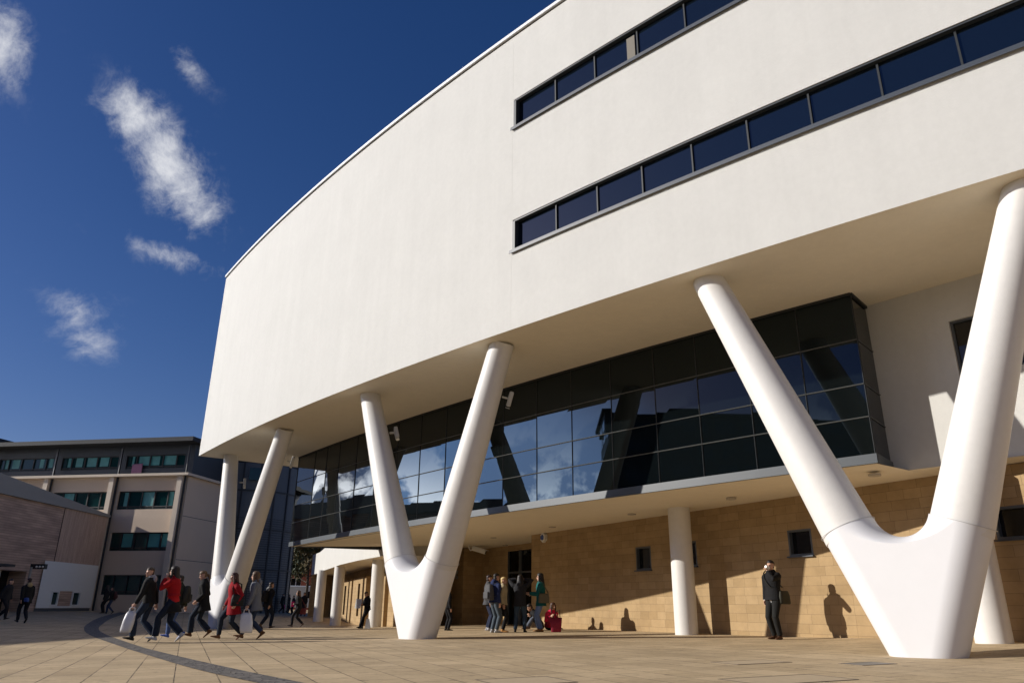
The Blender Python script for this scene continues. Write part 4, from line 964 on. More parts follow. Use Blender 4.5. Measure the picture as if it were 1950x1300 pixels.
def van():
    p = at_depth(566, 1163, 92); x = p.x; y = 92; g = gz(x, y); t = thing('parked_van', (x, y, g), 'pale high-sided van parked in shade beyond the clad block', 'van')
    mb = MB(); prof = [(-3.0, .35), (2.9, .35), (3.05, .9), (2.75, 1.35), (2.05, 2.2), (1.7, 2.75), (-2.9, 2.8), (-3.05, 2.6)]
    mb.add([(x + a, y - 1, g + z) for a, z in prof] + [(x + a, y + 1, g + z) for a, z in prof], [tuple(range(8)), tuple(range(8, 16))[::-1]] + [(i, 8 + i, 8 + (i + 1) % 8, (i + 1) % 8) for i in range(8)])
    mb.build('body', 'van_white', t, bevel=.08)
    for wx in (-1.9, 1.9):
        for wy in (-.93, .93):
            mb = MB(); mb.tube([(x + wx, y + wy - .12, g + .35), (x + wx, y + wy + .12, g + .35)], .35, 20); w = mb.build('wheel', 'rubber', t)
            mb = MB(); mb.tube([(x + wx, y + wy - .14, g + .35), (x + wx, y + wy + .14, g + .35)], .19, 14); mb.build('rim', 'coping_metal', w)
    mb = MB(); mb.quad((x + 1.2, y - 1.012, g + 1.4), (x + 2.5, y - 1.012, g + 1.4), (x + 2.0, y - 1.012, g + 2.15), (x + 1.2, y - 1.012, g + 2.15)); mb.build('side_window', 'glass_window', t)
van()

# ------------------------------------------------------------------ blocks west and south-west of the plaza (they shade it and show in the glazing)
def west_block(name, x, y, w, d, h, label, m='office_beige', floors=5, wm='glass_teal'):
    t = thing(name, (x, y, 0), label, 'building'); mb = MB(); mb.box((x, y, h / 2 - .3), (w, d, h + .6)); mb.build('wall', m, t)
    mb = MB(); mb.box((x, y, h + .25), (w + .8, d + .8, .5)); mb.build('roof', 'roof_dark', t)
    fh = h / floors
    for k in range(floors):
        n = max(2, int(d / 4.2)); mb = MB()
        for j in range(n):
            yy = y - d / 2 + (j + .5) * d / n; mb.box((x + w / 2, yy, fh * (k + .55)), (.1, d / n * .72, fh * .5))
        n2 = max(2, int(w / 4.2))
        for j in range(n2):
            xx = x - w / 2 + (j + .5) * w / n2; mb.box((xx, y + d / 2, fh * (k + .55)), (w / n2 * .72, .1, fh * .5))
        mb.build('window', wm, t)
west_block('tower_block', -98, -24, 16, 73, 29, 'long dark office block closing the south-west side of the plaza', 'slate_panel', 8)
west_block('street_block', -92, 60, 16, 90, 7.5, 'long low block closing the west side of the plaza', 'office_beige', 3)

# ------------------------------------------------------------------ people
HEAD = [(.0, .026, .03, .078), (.03, .047, -.03, .088), (.065, .058, -.068, .091), (.105, .068, -.092, .088), (.15, .073, -.10, .085), (.19, .064, -.086, .067), (.215, .038, -.05, .038), (.226, .012, -.018, .012)]
def ik(a, c, l1, l2, hint):
    d = c - a; L = min(d.length, l1 + l2 - .004); L = max(L, abs(l1 - l2) + .02); d.normalize(); x = (l1 * l1 - l2 * l2 + L * L) / (2 * L); h = math.sqrt(max(1e-6, l1 * l1 - x * x))
    p = Vector(hint); p = (p - d * p.dot(d)).normalized(); return a + d * x + p * h, a + d * L
def remeshed(mb, name, mats, voxel, parent, k):
    me = mb.mesh('tmp', []); o = bpy.data.objects.new('tmp', me); col.objects.link(o)
    m = o.modifiers.new('r', 'REMESH'); m.mode = 'VOXEL'; m.voxel_size = voxel; m.use_smooth_shade = True
    s = o.modifiers.new('s', 'SMOOTH'); s.factor = .45; s.iterations = 2
    bpy.context.view_layer.update(); ev = o.evaluated_get(bpy.context.evaluated_depsgraph_get())
    nm = bpy.data.meshes.new_from_object(ev); nm.name = name
    bvh = BVHTree.FromPolygons([Vector(v) for v in mb.v], mb.f)
    for mt in mats: nm.materials.append(MATS[mt] if isinstance(mt, str) else mt)
    lab = []
    for p in nm.polygons:
        r = bvh.find_nearest(p.center); lab.append(mb.lab[r[2]] if r[2] is not None else 0)
    nm.polygons.foreach_set('material_index', [min(x, len(mats) - 1) for x in lab])
    nm.polygons.foreach_set('use_smooth', [True] * len(nm.polygons))
    nm.transform(Matrix.Scale(k, 4)); nm.update()
    bpy.data.objects.remove(o); bpy.data.meshes.remove(me)
    q = bpy.data.objects.new(name, nm); col.objects.link(q); q.parent = parent
    return q
SKIN = mat('skin', (.52, .30, .21), .55, spec=.35, var=.06, vscale=20); SKIN2 = mat('skin_tan', (.36, .20, .13), .55, spec=.35)
EYE_M = mat('eye_dark', (.03, .02, .015), .3); LIP = mat('lip', (.38, .13, .11), .5)
def hair_mat(c): return mat('hair', c, .5, spec=.4, var=.35, vscale=40, bump=.4, bscale=60)
def person(px, py, top, bearing, label, group, pose, top_c=(.02, .02, .022), leg_c=(.04, .055, .085), shoe_c=(.03, .025, .02), hair_c=(.03, .02, .014), hair='short', coat=None, coat_c=None, hood=None, skirt=None, sl=1., female=False, head=(0, 0), voxel=None, depth=None, hmax=1.86, skin=None, jean_flare=1.0, boots=0, H=None, leg_up=None):
    if depth is None: g = ground(px, py)
    else: d = ray(px, py); x = d.x / d.y * depth; g = Vector((x, depth, gz(x, depth)))
    d = ray(px, top)
    if H is None: H = EYE + d.z * math.hypot(g.x, g.y) / math.hypot(d.x, d.y) - g.z
    H = min(max(H, 1.5), hmax); k = H / 1.75
    if pose.get('sit') is not None: k = .98
    B = R(bearing)
    t = bpy.data.objects.new('person', None); col.objects.link(t); t.location = g; t.rotation_euler = (0, 0, -B); t.empty_display_size = .3
    tag(t, label, 'person', group)
    dist = math.hypot(g.x, g.y); vox = voxel or (.0095 if dist < 30 else (.013 if dist < 45 else .024))
    # ---- skeleton
    st = pose.get('stride', 0.); lead = pose.get('lead', 1)      # lead: +1 right leg in front
    lean = R(pose.get('lean', 6 if st else 1)); crouch = pose.get('crouch', 0)
    hipz = pose.get('sit', None)
    if hipz is None: hipz = min(.925, math.sqrt(.846 ** 2 - (st * .96) ** 2) + .088) - crouch
    def sp(x, y, z):            # a point of the upper body, z measured from the hips
        return Vector((x, y * math.cos(lean) + z * math.sin(lean), hipz + z * math.cos(lean) - y * math.sin(lean)))
    wf, sf, hf = (.90, .90, 1.04) if female else (1, 1, 1)
    ank, toe = {}, {}
    for s in (-1, 1):
        if 'ankles' in pose: ank[s], toe[s] = Vector(pose['ankles'][s]), Vector(pose.get('toes', {}).get(s, (s * .15, 1, 0)))
        elif st:
            if s == lead: ank[s], toe[s] = Vector((s * .065, st, .095 + pose.get('lift', 0))), Vector((s * .08, 1, .22))
            else: ank[s], toe[s] = Vector((s * .065, -st * .98, .16)), Vector((s * .08, .75, -.62))
        else: ank[s], toe[s] = Vector((s * .105, .01 * s, .085)), Vector((s * .22, 1, 0))
    mb = MB(); body_n = 14
    hips, knees, anks = {}, {}, {}
    for s in (-1, 1):
        h = Vector((s * .09 * hf, 0, hipz - .02)); hips[s] = h
        kn, an = ik(h, ank[s], .435, .425, pose.get('knee', {}).get(s, (s * .12, 1, 0))); knees[s], anks[s] = kn, an
        mb.l = 2; mid = h.lerp(kn, .5); f = jean_flare
        mb.tube([h + Vector((0, -.01, .05)), h.lerp(kn, .25), mid, kn, kn.lerp(an, .3), kn.lerp(an, .65), an + (kn - an).normalized() * .02], [.104, .104, .092, .074, .074 * (1 + (f - 1) * .4), .066 * (1 + (f - 1) * .8), .062 * f], 14)
        mb.l = 3; td = toe[s].normalized(); up = Vector((0, 0, 1)); up = (up - td * up.dot(td)).normalized(); sd = td.cross(up)
        heel = an - td * .055 - up * .06; rings = []
        for q, w, hh in ((-.012, .026, .045), (.03, .036, .062), (.10, .040, .06), (.17, .046, .042), (.225, .042, .03), (.262, .022, .02)):
            c = heel + td * q + up * (hh * .5 - .012); rings.append([c + sd * (w * math.cos(a)) + up * (hh * .62 * math.sin(a)) for a in [2 * math.pi * i / 12 for i in range(12)]])
        mb.loft(rings)
        mb.tube([an + (kn - an).normalized() * (.30 if boots else .05), an, an - up * .04], [.062 if boots else .043, .052 if boots else .042, .04], 12)
    # torso
    mb.l = 1
    prof = [(-.11, .11, .095), (-.05, .172 * hf, .125), (.02, .185 * hf, .132), (.10, .176 * wf, .122), (.19, .162 * wf, .114), (.30, .178 * wf, .126), (.41, .200 * sf, .132), (.49, .192 * sf, .112), (.545, .125 * sf, .086), (.585, .066, .064)]
    mb.loft([[sp(a * math.cos(q), -.005 + b * math.sin(q), z) for q in [2 * math.pi * i / 20 for i in range(20)]] for z, a, b in prof])
    # head
    yaw, pit = R(head[0]), R(head[1]); M = Matrix.Rotation(-yaw, 3, 'Z') @ Matrix.Rotation(pit, 3, 'X')
    nb = sp(0, .0, .635); ho = nb + Vector((0, .012, -.035))
    def hp(x, y, z): return ho + M @ Vector((x, y, z))
    mb.l = 0; mb.tube([sp(0, -.008, .545), nb + Vector((0, .004, 0)), hp(0, -.012, .06)], [.062, .055, .055], 14)
    mb.loft([[hp(a * math.cos(q), (f_ + b_) / 2 + (f_ - b_) / 2 * math.sin(q), z) for q in [2 * math.pi * i / 18 for i in range(18)]] for z, a, b_, f_ in HEAD])
    mb.tube([hp(0, .084, .118), hp(0, .103, .088), hp(0, .112, .076), hp(0, .092, .066)], [.010, .013, .016, .008], 8)
    for s in (-1, 1): mb.ball(hp(s * .074, -.008, .10), (.012, .022, .032)); mb.ball(hp(s * .03, .076, .132), (.022, .014, .008), 8, 5)
    mb.l = 4
    for s in (-1, 1): mb.ball(hp(s * .030, .081, .114), (.015, .011, .0085), 8, 5)
    mb.l = 5; mb.ball(hp(0, .088, .042), (.022, .009, .009), 8, 5)
    # arms
    sh, elb, wri, fw = {}, {}, {}, {}
    hands = pose.get('hands', {})
    for s in (-1, 1):
        a = sp(s * .200 * sf, -.005, .475); sh[s] = a
        swing = (-1 if s == lead else 1) * st * .55 if st else .03
        tgt = hands.get(s); tgt = Vector(tgt) if tgt is not None else Vector((s * .235, swing, a.z - .53))
        hint = pose.get('elbow', {}).get(s, (s * .45, -1, -.3)); e, w = ik(a, tgt, .29, .26, hint); elb[s], wri[s] = e, w
        mb.l = 1; mb.tube([a + Vector((-s * .02, 0, .015)), a.lerp(e, .15), a.lerp(e, .5), e, e.lerp(w, .35), w], [.064, .062, .054, .047, .046, .034], 12)
        mb.l = 0; f = (w - e).normalized(); inw = Vector((-s, 0, 0)); inw = (inw - f * inw.dot(f))
        inw = inw.normalized() if inw.length > .1 else Vector((0, 1, 0)); across = f.cross(inw); fw[s] = w + f * .085
        if across.y < 0: across = -across
        mb.tube([w - f * .015, w + f * .03, w + f * .085], [(.017, .027), (.018, .038), (.014, .040)], 10, ref=inw)
        curl = pose.get('curl', .45)
        for i, (o, ln) in enumerate(((.030, .072), (.010, .082), (-.011, .076), (-.031, .058))):
            b0 = w + f * .078 + across * o; d1 = (f * math.cos(curl * .6) + inw * math.sin(curl * .6)); d2 = (f * math.cos(curl * 1.9) + inw * math.sin(curl * 1.9))
            mb.tube([b0, b0 + d1 * ln * .5, b0 + d1 * ln * .5 + d2 * ln * .5], [.0095, .0088, .0072], 8)
        b0 = w + f * .028 + across * .032; d1 = (f * .7 + across * .7 + inw * .25).normalized(); mb.tube([b0, b0 + d1 * .035, b0 + d1 * .035 + (f * .9 + inw * .35).normalized() * .03], [.012, .0105, .008], 8)
    if 'base' in pose:
        pass
    tr = cloth(leg_c); tp = cloth(top_c); shm = cloth(shoe_c, .6)
    low = min(v[2] for v in mb.v); dz = -low
    mb.v = [(v[0], v[1], v[2] + dz) for v in mb.v]
    up_ = lambda v: Vector((v[0], v[1], v[2] + dz))
    body = remeshed(mb, 'body', [skin or SKIN, tp, tr, shm, EYE_M, LIP], vox, t, k)
    # ---- clothing and hair
    if coat is not None:
        c = MB(); i_ = .022; zt_ = .56
        prof2 = [(z, a + i_, b + i_) for z, a, b in prof if z > max(coat, .05) and z < .5]
        if coat < 0:
            spread = .02 + .35 * st * abs(coat)
            prof2 = [(coat, .212 * hf + .03 * abs(coat) / .3, .162 + spread), (coat * .5, .208 * hf, .156 + spread * .6), (0, .204 * hf, .152)] + prof2
        else: prof2 = [(coat, .196, .15)] + prof2
        prof2 += [(.51, .195 * sf + .018, .130), (.555, .130 * sf + .012, .104), (.60, .082, .084)]
        c.loft([[up_(sp(a * math.cos(q), -.005 + b * math.sin(q), z)) for q in [2 * math.pi * i / 22 for i in range(22)]] for z, a, b in prof2])
        for s in (-1, 1):
            a, e, w = up_(sh[s]), up_(elb[s]), up_(wri[s])
            c.tube([a + Vector((-s * .04, 0, .01)), a.lerp(e, .12), a.lerp(e, .5), e, e.lerp(w, .4), w + (e - w).normalized() * .012], [.080, .082, .074, .067, .062, .052], 12)
        c.tube([up_(sp(.07 * math.cos(q), .0 + .062 * math.sin(q) - .004, .60 - .018 * math.sin(q))) for q in [2 * math.pi * i / 16 for i in range(17)]], .021, 8)
        remeshed(c, 'coat' if coat < -.05 else 'jacket', [cloth(coat_c or top_c)], max(vox, .011), t, k)
    if hood:
        c = MB(); c.tube([up_(sp(.075 * math.cos(q), -.035 + .075 * math.sin(q), .592 - .025 * math.sin(q))) for q in [2 * math.pi * i / 18 for i in range(19)]], .033, 8)
        c.ball(up_(sp(0, -.125, .53)), (.105, .05, .085)); remeshed(c, 'hood', [cloth(hood)], max(vox, .012), t, k)
    if skirt:
        c = MB(); c.loft([[up_(sp(a * math.cos(q), b * math.sin(q), z)) for q in [2 * math.pi * i / 20 for i in range(20)]] for z, a, b in ((-.42 * sl, .20, .155 + st * .3 * sl), (-.2 * sl, .20, .15 + st * .12 * sl), (0, .18, .132), (.08, .168, .12))]); remeshed(c, 'skirt', [cloth(skirt)], max(vox, .012), t, k)
    c = MB(); hm = hair_mat(hair_c); q0 = lambda x, y, z: up_(hp(x, y, z))
    def cap(infl, z0, front):
        rings = []
        for z, a, b_, f_ in [h for h in HEAD if h[0] >= z0]:
            f2 = min(f_ + infl, front + max(0, z - .13) * .6); rings.append([q0((a + infl) * math.cos(q), (f2 + b_ - infl) / 2 + (f2 - b_ + infl) / 2 * math.sin(q), z + infl * (z - .1) * 8) for q in [2 * math.pi * i / 18 for i in range(18)]])
        c.loft(rings)
    if hair == 'short': cap(.014, .135, .076); c.loft([[q0(.064 * math.cos(q), -.055 + .048 * math.sin(q), z) for q in [2 * math.pi * i / 16 for i in range(16)]] for z in (.05, .09, .15)])
    elif hair in ('long', 'tied'):
        cap(.022, .13, .080)
        if hair == 'long':
            c.loft([[q0(a * math.cos(q), y0 + b * math.sin(q), z) for q in [2 * math.pi * i / 18 for i in range(18)]] for z, a, b, y0 in ((-.22, .065, .035, -.115), (-.12, .10, .05, -.105), (-.02, .104, .064, -.08), (.06, .100, .076, -.055), (.15, .094, .080, -.035))])
            for s in (-1, 1): c.tube([q0(s * .078, .04, .16), q0(s * .086, .032, .09), q0(s * .088, .025, .01), q0(s * .09, .03, -.12)], [.022, .026, .03, .018], 8)
        else:
            c.loft([[q0(.068 * math.cos(q), -.055 + .052 * math.sin(q), z) for q in [2 * math.pi * i / 16 for i in range(16)]] for z in (.05, .09, .15)])
            c.tube([q0(0, -.10, .12), q0(0, -.145, .10), q0(0, -.15, .0), q0(0, -.13, -.08)], [.025, .032, .03, .012], 9)
    if c.f: remeshed(c, 'hair', [hm], max(vox * .9, .008), t, k)
    RZ = Matrix.Rotation(-B, 3, 'Z')
    Wd = lambda v: g + RZ @ (Vector((v[0], v[1], v[2] + dz)) * k)
    return dict(o=t, g=g, k=k, W=Wd, D=lambda v: RZ @ Vector(v), wrist={s: Wd(wri[s]) for s in wri}, grip={s: Wd(fw[s]) for s in fw}, sp=lambda x, y, z: Wd(sp(x, y, z)), hp=lambda x, y, z: Wd(hp(x, y, z)), B=B)

# things people carry
mat('bag_plastic', (.62, .63, .66), .35, var=.12, vscale=6, bump=.5, bscale=9); mat('bag_grey', (.10, .105, .12), .5, var=.15, vscale=6, bump=.4, bscale=9)
def carrier(P, s, label, m='bag_plastic', h=.44, w=.27, lean=0.):
    top = P['grip'][s]; t = thing('carrier_bag', top, label, 'bag'); D = P['D']; f = D((0, 1, 0)); r_ = D((1, 0, 0)); z = Vector((0, 0, 1)); z = (z + f * lean).normalized()
    b = MB(); rg = []
    for q, ww, dd in ((-.10, w * .30, .02), (-.16, w * .44, .05), (-.16 - h * .4, w * .5, .085), (-.16 - h * .85, w * .49, .095), (-.16 - h, w * .44, .07)):
        rg.append([top + z * q + f * (ww * math.copysign(abs(math.cos(a)) ** .7, math.cos(a))) + r_ * (dd * math.copysign(abs(math.sin(a)) ** .8, math.sin(a)) * (1 + .12 * math.sin(3 * a + q * 9))) for a in [2 * math.pi * i / 20 for i in range(20)]])
    b.loft(rg); b.build('sack', m, t, smooth=True)
    for sd in (-1, 1):
        b = MB(); b.tube([top + z * -.13 + f * (w * .22) + r_ * (.03 * sd), top + z * -.03 + f * .06 + r_ * (.02 * sd), top + z * .005, top + z * -.03 - f * .06 + r_ * (.02 * sd), top + z * -.13 - f * (w * .22) + r_ * (.03 * sd)], .011, 6); b.build('handle', m, t, smooth=True)
def backpack(P, label, c, sz=(.30, .17, .46), zoff=.27, y=-.21):
    ctr = P['sp'](0, y, zoff); t = thing('backpack', ctr, label, 'backpack', 'backpacks worn in the plaza'); X, Y, Z = P['D']((1, 0, 0)), P['D']((0, 1, 0)), Vector((0, 0, 1)); m = cloth(c, .7)
    b = MB(); rg = []
    for q, a, d in ((-.5, .42, .40), (-.44, .5, .5), (-.1, .5, .52), (.25, .46, .46), (.43, .36, .36), (.5, .2, .2)):
        rg.append([ctr + Z * (q * sz[2]) + X * (a * sz[0] * math.copysign(abs(math.cos(v)) ** .55, math.cos(v))) + Y * (d * sz[1] * math.copysign(abs(math.sin(v)) ** .6, math.sin(v))) for v in [2 * math.pi * i / 20 for i in range(20)]])
    b.loft(rg); b.build('bag_body', m, t, smooth=True)
    b = MB(); b.box(ctr - Y * (sz[1] * .56) - Z * (sz[2] * .2), (sz[0] * .72, .06, sz[2] * .42), X, Y, Z); b.build('pocket', m, t, bevel=.02)
    for s in (-1, 1):
        b = MB(); b.tube([P['sp'](s * .10, -.13, .50), P['sp'](s * .115, -.02, .60 - .03), P['sp'](s * .12, .11, .50), P['sp'](s * .13, .135, .38), P['sp'](s * .165, .06, .22), P['sp'](s * .14, -.13, .12)], [(.008, .022)] * 6, 8); b.build('strap', m, t, smooth=True)
def sidebag(P, s, label, c, ctr, size=(.32, .11, .26), strap=None, name='shoulder_bag'):
    q = P['W'](ctr); t = thing(name, q, label, 'bag'); X, Y, Z = P['D']((0, 1, 0)), P['D']((1, 0, 0)), Vector((0, 0, 1)); m = cloth(c, .6)
    b = MB(); rg = []
    for u, a, d in ((-.5, .44, .42), (-.42, .5, .5), (.1, .48, .46), (.42, .42, .30), (.5, .38, .15)):
        rg.append([q + Z * (u * size[2]) + X * (a * size[0] * math.copysign(abs(math.cos(v)) ** .5, math.cos(v))) + Y * (d * size[1] * math.copysign(abs(math.sin(v)) ** .6, math.sin(v))) for v in [2 * math.pi * i / 20 for i in range(20)]])
    b.loft(rg); b.build('bag_body', m, t, smooth=True)
    b = MB(); b.box(q + Y * (s * size[1] * .52) + Z * (size[2] * .1), (size[0] * .86, .012, size[2] * .62), X, Y, Z); b.build('flap', m, t, bevel=.005)
    if strap: b = MB(); b.tube([P['W'](v) for v in strap], [(.006, .02)] * len(strap), 8); b.build('strap', m, t, smooth=True)
BLACK = (.012, .012, .013); JEAN = (.020, .031, .056); DJEAN = (.013, .02, .036)
G1 = 'students walking across the plaza'; G2 = 'people waiting by the entrance'; G3 = 'distant people beyond the plaza'
# the six walkers in front, facing left
a = person(270, 1222, 1080, 262, 'young man in dark jacket over pale grey hood walking with a white carrier bag', G1, dict(stride=.23, lead=-1, hands={-1: (-.27, .24, .80), 1: (.25, -.12, .86)}), coat=-.03, coat_c=BLACK, leg_c=JEAN, hair_c=(.06, .04, .025), hood=(.30, .29, .32), head=(-50, 0), shoe_c=(.012, .012, .012), jean_flare=1.25)
carrier(a, -1, 'white and grey carrier bag swinging from the hand of the leading walker', lean=-.15)
a = person(318, 1222, 1077, 262, 'long-haired woman in bright red jacket and black dress lifting a hand to her face', G1, dict(stride=.28, lead=-1, hands={-1: (-.08, .24, 1.43), 1: (.12, .22, 1.36)}, elbow={-1: (-.6, -.2, -1), 1: (.6, -.2, -1)}), top_c=(.42, .012, .015), coat=.12, coat_c=(.30, .006, .010), leg_c=DJEAN, skirt=BLACK, sl=.6, shoe_c=(.5, .5, .5), hair='long', hair_c=(.022, .014, .010), female=True, jean_flare=1.3)
b = person(331, 1216, 1095, 265, 'half-hidden student with dark backpack and blue trainers behind the red jacket', G1, dict(stride=.22, lead=1), coat=-.03, coat_c=(.03, .033, .025), leg_c=(.06, .10, .22), shoe_c=(.05, .10, .35))
backpack(b, 'dark mottled backpack on the student half hidden by the red jacket', (.035, .035, .028))
a = person(378, 1214, 1087, 258, 'fair-haired woman in knee-length black coat walking alone with her head lowered', G1, dict(stride=.23, lead=-1, hands={-1: (-.17, .16, .93), 1: (.20, .12, .93)}), coat=-.24, coat_c=(.011, .011, .012), leg_c=DJEAN, shoe_c=(.10, .045, .02), hair='tied', hair_c=(.13, .075, .035), female=True, head=(-12, -16), jean_flare=1.35)
a = person(436, 1218, 1090, 228, 'dark-haired woman in open red coat over black striding with a shoulder bag', G1, dict(stride=.28, lead=1, hands={1: (.30, .10, .86), -1: (-.28, .05, .90)}), coat=-.26, coat_c=(.26, .006, .012), top_c=BLACK, leg_c=(.016, .022, .035), shoe_c=(.13, .06, .03), hair='long', hair_c=(.045, .012, .010), female=True)
sidebag(a, -1, 'black shoulder bag at the hip of the woman in the red coat', BLACK, (-.26, .02, 1.0), (.34, .13, .30), [(-.26, .10, 1.12), (-.16, .15, 1.30), (-.10, .06, 1.50), (-.14, -.10, 1.42), (-.26, -.08, 1.14)])
a = person(478, 1217, 1088, 262, 'brown-haired woman in grey wool coat and brown ankle boots carrying a carrier bag', G1, dict(stride=.25, lead=-1, hands={-1: (-.25, .14, .84), 1: (.24, -.03, .84)}), coat=-.20, coat_c=(.13, .135, .15), leg_c=(.03, .045, .085), shoe_c=(.14, .06, .02), boots=1, hair='long', hair_c=(.10, .055, .025), female=True, hood=(.16, .165, .18))
carrier(a, -1, 'bulging white carrier bag held by the woman in the grey coat', h=.46, w=.34, lean=.1)
b = person(505, 1194, 1102, 35, 'person in black jacket with pale hood walking away behind the grey coat', G1, dict(stride=.18), depth=33, coat=-.12, coat_c=(.014, .014, .015), leg_c=DJEAN, hood=(.25, .25, .24), shoe_c=(.12, .08, .05))
backpack(b, 'black backpack on the person walking away in the pale hood', (.018, .017, .016))
a = person(565, 1194, 1124, 262, 'girl in black carrying something pink walking past the stone pier', G1, dict(stride=.25, lead=-1, hands={-1: (-.14, .22, 1.08)}), coat=-.05, coat_c=BLACK, leg_c=(.014, .014, .018), shoe_c=(.12, .08, .06), hair='long', hair_c=(.10, .05, .025), female=True)
q = a['grip'][-1]; t = thing('pink_folder', q, 'bright pink folder in the hand of the girl in black', 'folder'); mb = MB(); mb.box(q, (.03, .15, .24), a['D']((1, 0, 0)), a['D']((0, 1, 0))); mb.build('cover', cloth((.65, .03, .17)), t, bevel=.004); mb = MB(); mb.box(q + a['D']((1, 0, 0)) * .017, (.004, .14, .23), a['D']((1, 0, 0)), a['D']((0, 1, 0))); mb.build('paper', 'plastic_white', t)
sidebag(a, 1, 'dull red shoulder bag hanging behind the girl in black', (.16, .035, .04), (.16, -.20, .74), (.34, .12, .30), [(.16, -.06, .90), (.14, .02, 1.30), (.16, -.10, 1.32), (.16, -.34, .90)])
# beyond: small figures
a = person(535, 1164, 1130, 80, 'distant person in black holding a pink bag beside the clad block', G3, dict(stride=.2), coat=-.05, coat_c=BLACK, leg_c=(.012, .012, .015), depth=70)
q = a['grip'][-1]; t = thing('pink_bag', q, 'small bright pink bag held by the distant person beside the clad block', 'bag'); mb = MB(); mb.box(q - Vector((0, 0, .22)), (.30, .14, .34)); mb.build('sack', cloth((.70, .03, .18)), t, bevel=.03); mb = MB(); mb.tube([q + Vector((-.1, 0, -.06)), q + Vector((0, 0, .02)), q + Vector((.1, 0, -.06))], .012, 6); mb.build('handle', cloth((.70, .03, .18)), t)
person(541, 1164, 1132, 260, 'distant dark-clothed person second from the clad block', G3, dict(stride=.2), coat=-.1, coat_c=(.015, .016, .02), leg_c=(.015, .017, .025), depth=72)
person(548, 1163, 1131, 100, 'distant dark-clothed person standing in front of the pale van', G3, dict(), coat=-.03, coat_c=(.02, .02, .022), leg_c=(.02, .02, .03), depth=73)
person(577, 1170, 1128, 200, 'dark figure partly hidden behind the girl in black', G3, dict(stride=.15), coat=-.2, coat_c=(.016, .015, .016), leg_c=(.02, .02, .03), depth=62)
person(557, 1166, 1133, 230, 'dark figure with slung bag standing near the van behind the girl', G3, dict(), coat=-.05, coat_c=(.02, .022, .03), leg_c=(.015, .015, .02), depth=66)
# by the pavilion
a = person(40, 1186, 1100, 305, 'person in black coat with pale fur collar walking past the pavilion door', G1, dict(stride=.22, lead=-1), coat=-.16, coat_c=BLACK, leg_c=(.012, .013, .018), hair_c=(.03, .012, .010), hair='short', female=True, hood=(.34, .26, .14), shoe_c=BLACK)
sidebag(a, -1, 'blue and pink patterned bag on the hip of the person near the pavilion', (.05, .09, .30), (-.08, -.20, .88), (.34, .12, .16))
person(1, 1182, 1102, 90, 'person in dark clothes cut off by the left edge of the picture', G1, dict(stride=.2), coat=-.05, coat_c=(.02, .02, .024), leg_c=(.015, .015, .02), depth=35)
person(196, 1167, 1114, 270, 'person all in black standing with another beyond the sett band', G3, dict(), coat=-.2, coat_c=BLACK, leg_c=(.012, .012, .015), hair='long', female=True)
b = person(208, 1169, 1117, 262, 'person in black jacket and blue jeans with a red-trimmed rucksack beyond the sett band', G3, dict(stride=.22), coat=-.03, coat_c=BLACK, leg_c=(.03, .045, .09))
backpack(b, 'dark red-trimmed rucksack on the jeans-wearing person beyond the sett band', (.06, .02, .02))
# man reading against a round column of the lower wing
a = person(697, 1193, 1125, 232, 'man in black with a cap leaning on a round column reading a newspaper', G2, dict(lean=4, hands={-1: (-.13, .32, 1.12), 1: (.13, .32, 1.10)}, elbow={-1: (-.7, -.3, -1), 1: (.7, -.3, -1)}, ankles={-1: (.06, .34, .09), 1: (-.03, .24, .085)}), depth=35.0, coat=-.04, coat_c=BLACK, leg_c=(.012, .012, .014), shoe_c=BLACK, head=(0, -28), hair_c=(.012, .012, .012))
q = (a['grip'][-1] + a['grip'][1]) / 2 + Vector((0, 0, .06)); t = thing('newspaper', q, 'open newspaper held by the man leaning on the column', 'newspaper'); mat('newsprint', (.50, .49, .46), .8, var=.35, vscale=22)
for s in (-1, 1):
    mb = MB(); x = a['D']((s * .92, .38, 0)); n = a['D']((-.38 * s, .92, .15)).normalized(); up = x.cross(n); up = up if up.z > 0 else -up
    mb.box(q + x * .15, (.30, .008, .40), x, n, up); mb.build('page', 'newsprint', t)
q = a['W']((.02, -.1, .30)); t = thing('white_bag', q, 'white paper bag standing at the feet of the man reading the newspaper', 'bag'); mb = MB(); mb.add([q + Vector(v) for v in ((-.12, -.06, -.28), (.14, -.06, -.28), (.14, .06, -.28), (-.12, .06, -.28), (-.08, -.02, .14), (.05, -.02, .14), (.05, .02, .14), (-.08, .02, .14))], [(3, 2, 1, 0), (4, 5, 6, 7), (0, 1, 5, 4), (1, 2, 6, 5), (2, 3, 7, 6), (3, 0, 4, 7)]); mb.build('sack', 'plastic_white', t)
mb = MB(); mb.tube([q + Vector((-.06, 0, .12)), q + Vector((-.02, 0, .22)), q + Vector((.03, 0, .12))], .008, 6); mb.build('handle', 'plastic_white', t)
person(851, 1199, 1125, 60, 'person in dark clothes standing half hidden behind the middle V column', G2, dict(), depth=28.5, coat=-.05, coat_c=BLACK, leg_c=(.012, .012, .014))
